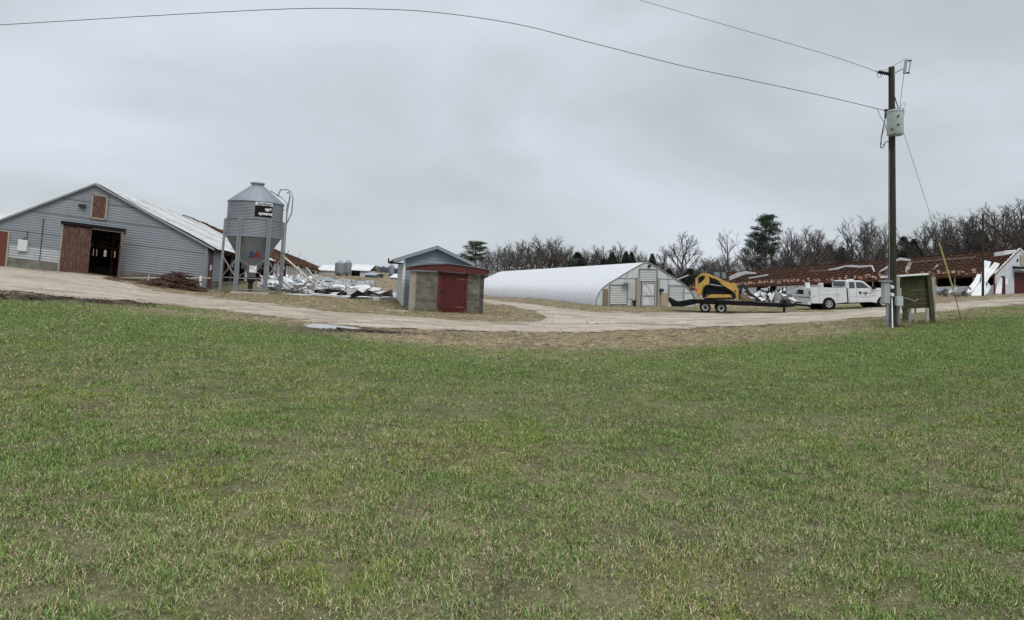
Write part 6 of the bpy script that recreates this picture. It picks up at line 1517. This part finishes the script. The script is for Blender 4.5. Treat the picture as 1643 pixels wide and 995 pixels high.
def tree_meshes(kind, i):
    key = (kind, i)
    if key in PROTO: return PROTO[key]
    if kind == 'bare': t, c = bare_tree(50 + i, 15, [.3, .22, .4, .3, .18, .35, .28][i], [.8, .6, .7, 1.0, .62, .75, .9][i], [0, .05, -.04, .0, .06, -.06, .02][i], [1, 1, .9, 1.1, 1.0, .85, 1.05][i]); m = (BRBARK, BRTWIG); H = 15.5
    elif kind == 'pine': t, c = pine(70 + i, 18, [.50, .5, .35][i], [.165, .2, .24][i]); m = (BRBARK, NEEDLE); H = 18
    else: t, c = evergreen(90 + i, 8, [.34, .27, .42][i], [.7, 1.1, .5][i]); m = (BRBARK, NEEDLED); H = 8
    # measure
    zs_ = [v[2] for v in c.v]; H = float(np.percentile(zs_, 99.5))
    PROTO[key] = [t, c, m, H, None, None]; return PROTO[key]
NAMES = {'bare': 'bare_tree', 'pine': 'pine_tree', 'ever': 'evergreen_tree'}
def place_tree(kind, i, px, ptop, D, label, group=None, wide=1.0, rot=None):
    pr = tree_meshes(kind, i); g = gpt(px, D); top = z_at(g[0], g[1], ptop); s = (top - g[2]) / pr[3]
    t = bpy.data.objects.new(NAMES[kind], None); COL.objects.link(t); t.location = g; BASE[t.name] = Vector(); t.rotation_euler = (0, 0, random.uniform(0, 6.28) if rot is None else rot); wk = wide * (1.35 if kind == 'bare' else 1.0); t.scale = (s * wk, s * wk, s)
    props(t, label, 'tree', group)
    if pr[4] is None:
        a = pr[0].build('trunk', pr[2][0], t); b = pr[1].build('crown', pr[2][1], t); pr[4] = a; pr[5] = b
    else:
        for o in (pr[4], pr[5]):
            c = o.copy(); COL.objects.link(c); c.parent = t
    return t
random.seed(33)
GA = 'bare trees in the row behind the greenhouse'; GB = 'bare trees in the wood behind the wrecked barn'
LA = 'bare grey tree among the others crowded behind the greenhouse roof'; LB_ = 'bare grey tree among the others in the wood behind the wrecked barn'
place_tree('pine', 1, 760, 387, 175, 'dense rounded pine just right of the blue shed roof', wide=1.5)
place_tree('bare', 1, 744, 402, 180, 'small bare tree peeping over the right slope of the blue shed', wide=1.0)
for px, y, v, w in ((781, 398, 1, .8), (798, 391, 5, .7), (808, 396, 0, .8), (818, 386, 4, .8), (829, 392, 2, .8), (839, 384, 1, .9), (851, 388, 6, .9), (892, 390, 5, .9), (903, 394, 1, .8), (915, 393, 0, .9), (932, 398, 4, .9), (938, 399, 2, .8), (950, 392, 1, .9), (966, 393, 6, .9), (977, 399, 0, .8), (998, 397, 2, .9), (1030, 404, 1, .9), (1012, 402, 5, .8), (962, 402, 0, .9), (886, 386, 0, .9), (858, 394, 2, .8)):
    place_tree('bare', v, px, y, random.uniform(165, 200), LA, GA, w)
place_tree('bare', 3, 866, 378, 168, 'tallest wide bare tree over the middle of the greenhouse', wide=1.1)
place_tree('bare', 6, 880, 380, 172, 'broad bare tree leaning right beside the tallest one over the greenhouse', wide=1.0)
place_tree('bare', 4, 991, 388, 165, 'thin bare tree with upright fork above the two dark evergreens', wide=.8)
place_tree('bare', 2, 1021, 392, 165, 'slim bare tree with a small head left of the greenhouse peak', wide=.75)
place_tree('bare', 0, 1093, 373, 150, 'large solitary bare tree right of the greenhouse peak', wide=1.0, rot=.5)
place_tree('bare', 1, 1060, 394, 155, 'small reddish bare tree beside the large solitary one', wide=.9)
for px, y, v, w, lab in ((925, 405, 2, 1.2, 'broad dark evergreen right of the middle of the greenhouse row'), (981, 405, 0, 1.1, 'dark evergreen, left of the pair near the greenhouse peak'), (1003, 404, 1, 1.3, 'pointed dark evergreen next to the slim bare tree'), (1012, 405, 1, 1.2, 'second pointed evergreen touching the slim bare tree'), (1045, 408, 1, 1.4, 'dark evergreen right behind the greenhouse peak'), (968, 415, 2, 1, 'low dark evergreen between the bare trunks'), (1073, 431, 2, 1.3, 'low evergreen bush at the foot of the solitary bare tree'), (1108, 431, 2, 1.5, 'low evergreen bush left of the loader')):
    place_tree('ever', v, px, y, random.uniform(150, 158), lab, wide=w)
# right wood
place_tree('bare', 5, 1172, 368, 158, 'forked bare tree standing alone above the loader', wide=.7, rot=1.0)
place_tree('pine', 0, 1228, 345, 160, 'tall pine rising above every other tree', wide=1.05)
place_tree('pine', 2, 1213, 372, 165, 'shorter pine at the left foot of the tallest pine', wide=.8)
place_tree('bare', 0, 1206, 386, 158, 'wide bare tree left of the tall pine', wide=1.0)
for px, y, v, w in ((1196, 392, 2, .8), (1243, 380, 1, .8), (1254, 372, 4, .8), (1267, 364, 1, .8), (1279, 374, 5, .8), (1292, 364, 0, .9), (1305, 370, 6, .8), (1318, 370, 1, .8), (1343, 378, 4, .9), (1357, 376, 2, .8), (1374, 348, 5, .7), (1384, 358, 1, .8), (1392, 352, 4, .8), (1404, 346, 2, .8), (1416, 358, 0, .7), (1330, 383, 0, .9), (1471, 366, 6, .8), (1480, 357, 1, .8), (1492, 345, 4, .7), (1505, 358, 5, .8), (1519, 342, 2, .8), (1530, 352, 0, .8), (1548, 345, 6, .8), (1560, 348, 1, .8), (1569, 343, 4, .8), (1585, 334, 5, .8), (1600, 326, 3, .9), (1618, 330, 0, .9), (1631, 323, 6, .9), (1645, 325, 1, .9), (1662, 322, 2, .9), (1685, 325, 0, .9), (1138, 412, 0, 1.2), (1153, 410, 6, 1.2), (1125, 414, 1, 1.2)):
    place_tree('bare', v, px, y, random.uniform(145, 178), LB_, GB, w)
for px, y, v, w, lab in ((1297, 402, 0, 1.2, 'dark evergreen right of the tall pine'), (1330, 394, 2, 1.0, 'wide dark evergreen in the middle of the right wood'), (1352, 398, 0, 1.3, 'dark evergreen left of the power pole'), (1450, 380, 2, .8, 'rounded dark evergreen just right of the power pole'), (1466, 384, 0, 1.1, 'second dark evergreen right of the power pole'), (1538, 388, 2, .8, 'dark evergreen behind the yellow guy guard'), (1577, 372, 1, 1.6, 'pointed dark evergreen behind the slim pole'), (1596, 385, 2, .9, 'wide dark evergreen at far right beneath the biggest bare tree'), (1412, 400, 0, 1.2, 'dark evergreen directly behind the power pole'), (1266, 412, 2, 1.0, 'low dark evergreen under the bare trees right of the tall pine'), (1242, 418, 2, .9, 'low dark evergreen at the foot of the tall pine'), (1520, 396, 0, 1.1, 'dark evergreen left of the yellow guy guard')):
    place_tree('ever', v, px, y, random.uniform(165, 182), lab, wide=w)
# thicket between the trunks: nobody could count the stems
r = np.random.default_rng(3); n = 110000
px = np.concatenate([r.uniform(728, 1120, n // 3), r.uniform(1085, 1760, n - n // 3)]); D = r.uniform(178, 215, n)
topy = np.interp(px, [728, 745, 770, 795, 840, 900, 950, 1000, 1050, 1085, 1110, 1150, 1180, 1230, 1280, 1330, 1400, 1450, 1520, 1580, 1643, 1760], [418, 410, 408, 406, 402, 406, 412, 416, 420, 432, 432, 424, 416, 410, 406, 400, 398, 394, 392, 386, 378, 376])
g = gpt(px, D); ph = (py_ground(px, D) - topy) / F * D; v_ = vnoise(px * .12, D * .1, 5); hfr = r.random(n) ** .85
z = g[:, 2] + ph * hfr * (.75 + .5 * v_); L = r.uniform(.4, 1.8, n); th = r.uniform(0, 6.28, n); up2 = r.uniform(.3, 1, n); w_s = r.uniform(.02, .06, n) * (1.5 - .8 * hfr)
c = np.stack([g[:, 0], g[:, 1], z], 1); d = np.stack([np.cos(th) * (1 - up2 * .8), np.sin(th) * .3, up2], 1) * L[:, None] * .5; s_ = np.stack([w_s, 0 * w_s, 0 * w_s], 1)
vv = np.stack([c - d - s_, c - d + s_, c + d], 1).reshape(-1, 3)
me = bpy.data.meshes.new('thicket'); me.vertices.add(len(vv)); me.vertices.foreach_set('co', vv.astype(np.float32).ravel()); me.loops.add(3 * n); me.loops.foreach_set('vertex_index', np.arange(3 * n, dtype=np.int32)); me.polygons.add(n); me.polygons.foreach_set('loop_start', np.arange(0, 3 * n, 3, dtype=np.int32)); me.polygons.foreach_set('loop_total', np.full(n, 3, np.int32)); me.update(calc_edges=True); me.materials.append(THICK)
o = bpy.data.objects.new('thicket', me); COL.objects.link(o); props(o, 'dark leafless thicket filling the space between the tree trunks', 'undergrowth', kind='stuff')
# far wooded rise seen past the wreckage
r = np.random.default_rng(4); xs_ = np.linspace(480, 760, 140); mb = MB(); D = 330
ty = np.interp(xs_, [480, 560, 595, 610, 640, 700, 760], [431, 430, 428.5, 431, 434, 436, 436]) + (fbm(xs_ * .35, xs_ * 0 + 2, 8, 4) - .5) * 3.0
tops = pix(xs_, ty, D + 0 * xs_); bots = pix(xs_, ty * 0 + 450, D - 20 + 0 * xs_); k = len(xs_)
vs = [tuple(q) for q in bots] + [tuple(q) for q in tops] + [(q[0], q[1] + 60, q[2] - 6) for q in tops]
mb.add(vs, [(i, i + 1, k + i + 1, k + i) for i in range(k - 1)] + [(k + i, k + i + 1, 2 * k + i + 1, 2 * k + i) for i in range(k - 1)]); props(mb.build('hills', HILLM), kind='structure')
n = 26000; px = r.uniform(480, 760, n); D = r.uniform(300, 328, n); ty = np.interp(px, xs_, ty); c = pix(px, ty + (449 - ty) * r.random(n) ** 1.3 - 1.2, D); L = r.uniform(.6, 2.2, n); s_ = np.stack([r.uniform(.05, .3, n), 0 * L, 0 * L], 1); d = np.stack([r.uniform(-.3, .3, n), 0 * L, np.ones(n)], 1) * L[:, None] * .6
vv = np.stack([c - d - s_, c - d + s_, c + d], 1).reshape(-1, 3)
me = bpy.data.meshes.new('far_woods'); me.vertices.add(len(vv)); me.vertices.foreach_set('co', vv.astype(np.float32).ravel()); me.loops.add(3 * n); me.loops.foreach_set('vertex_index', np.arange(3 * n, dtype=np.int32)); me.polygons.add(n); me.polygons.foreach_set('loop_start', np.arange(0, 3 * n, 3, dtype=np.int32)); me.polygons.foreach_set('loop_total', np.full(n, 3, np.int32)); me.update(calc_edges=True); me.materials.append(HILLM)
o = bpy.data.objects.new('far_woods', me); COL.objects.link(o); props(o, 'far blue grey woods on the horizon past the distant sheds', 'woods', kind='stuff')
# tufts of dry grass and weeds against walls, posts and wheels
rr = random.Random(77); mb = MB()
def weeds_along(A, B, n, hh=.22, off=.12):
    for k in range(n):
        t = rr.random(); x = A[0] + (B[0] - A[0]) * t + rr.gauss(0, off); y = A[1] + (B[1] - A[1]) * t - abs(rr.gauss(0, off)) - .05
        b = Vector((x, y, float(gz(x, y)))); an = rr.uniform(0, 6.28); L = rr.uniform(.06, hh); d = Vector((math.cos(an), math.sin(an), 0)); w = d.cross(Z) * .009
        mb.add([b - w, b + w, b + d * L * .6 + Z * L], [(0, 1, 2)])
weeds_along(So, So + Vector(se) * dxl, 260); weeds_along(So + Vector(se) * dxr, Sr, 160); weeds_along(Ho, Ho + wA * 6, 120); weeds_along(P1 + e * a_dr, P1, 500, .3); weeds_along(Go, Go + Vector(ge) * gL, 300, .16)
weeds_along(Go, Go + wG * 30, 600, .25); weeds_along(cb - Vector((2, 0, 0)), cb + Vector((2.2, 0, 0)), 260, .22, .6); weeds_along(pb - Vector((.5, 0, 0)), pb + Vector((.6, 0, 0)), 200, .2, .2); weeds_along(gl - Vector((.8, 0, 0)), gl + Vector((.9, 0, 0)), 220, .22, .25)
props(mb.build('weeds', mat('wall_weeds', (.20, .165, .085), .9, .5, 3), base=So), 'dry weeds growing along the feet of walls and posts', 'weeds', kind='stuff')
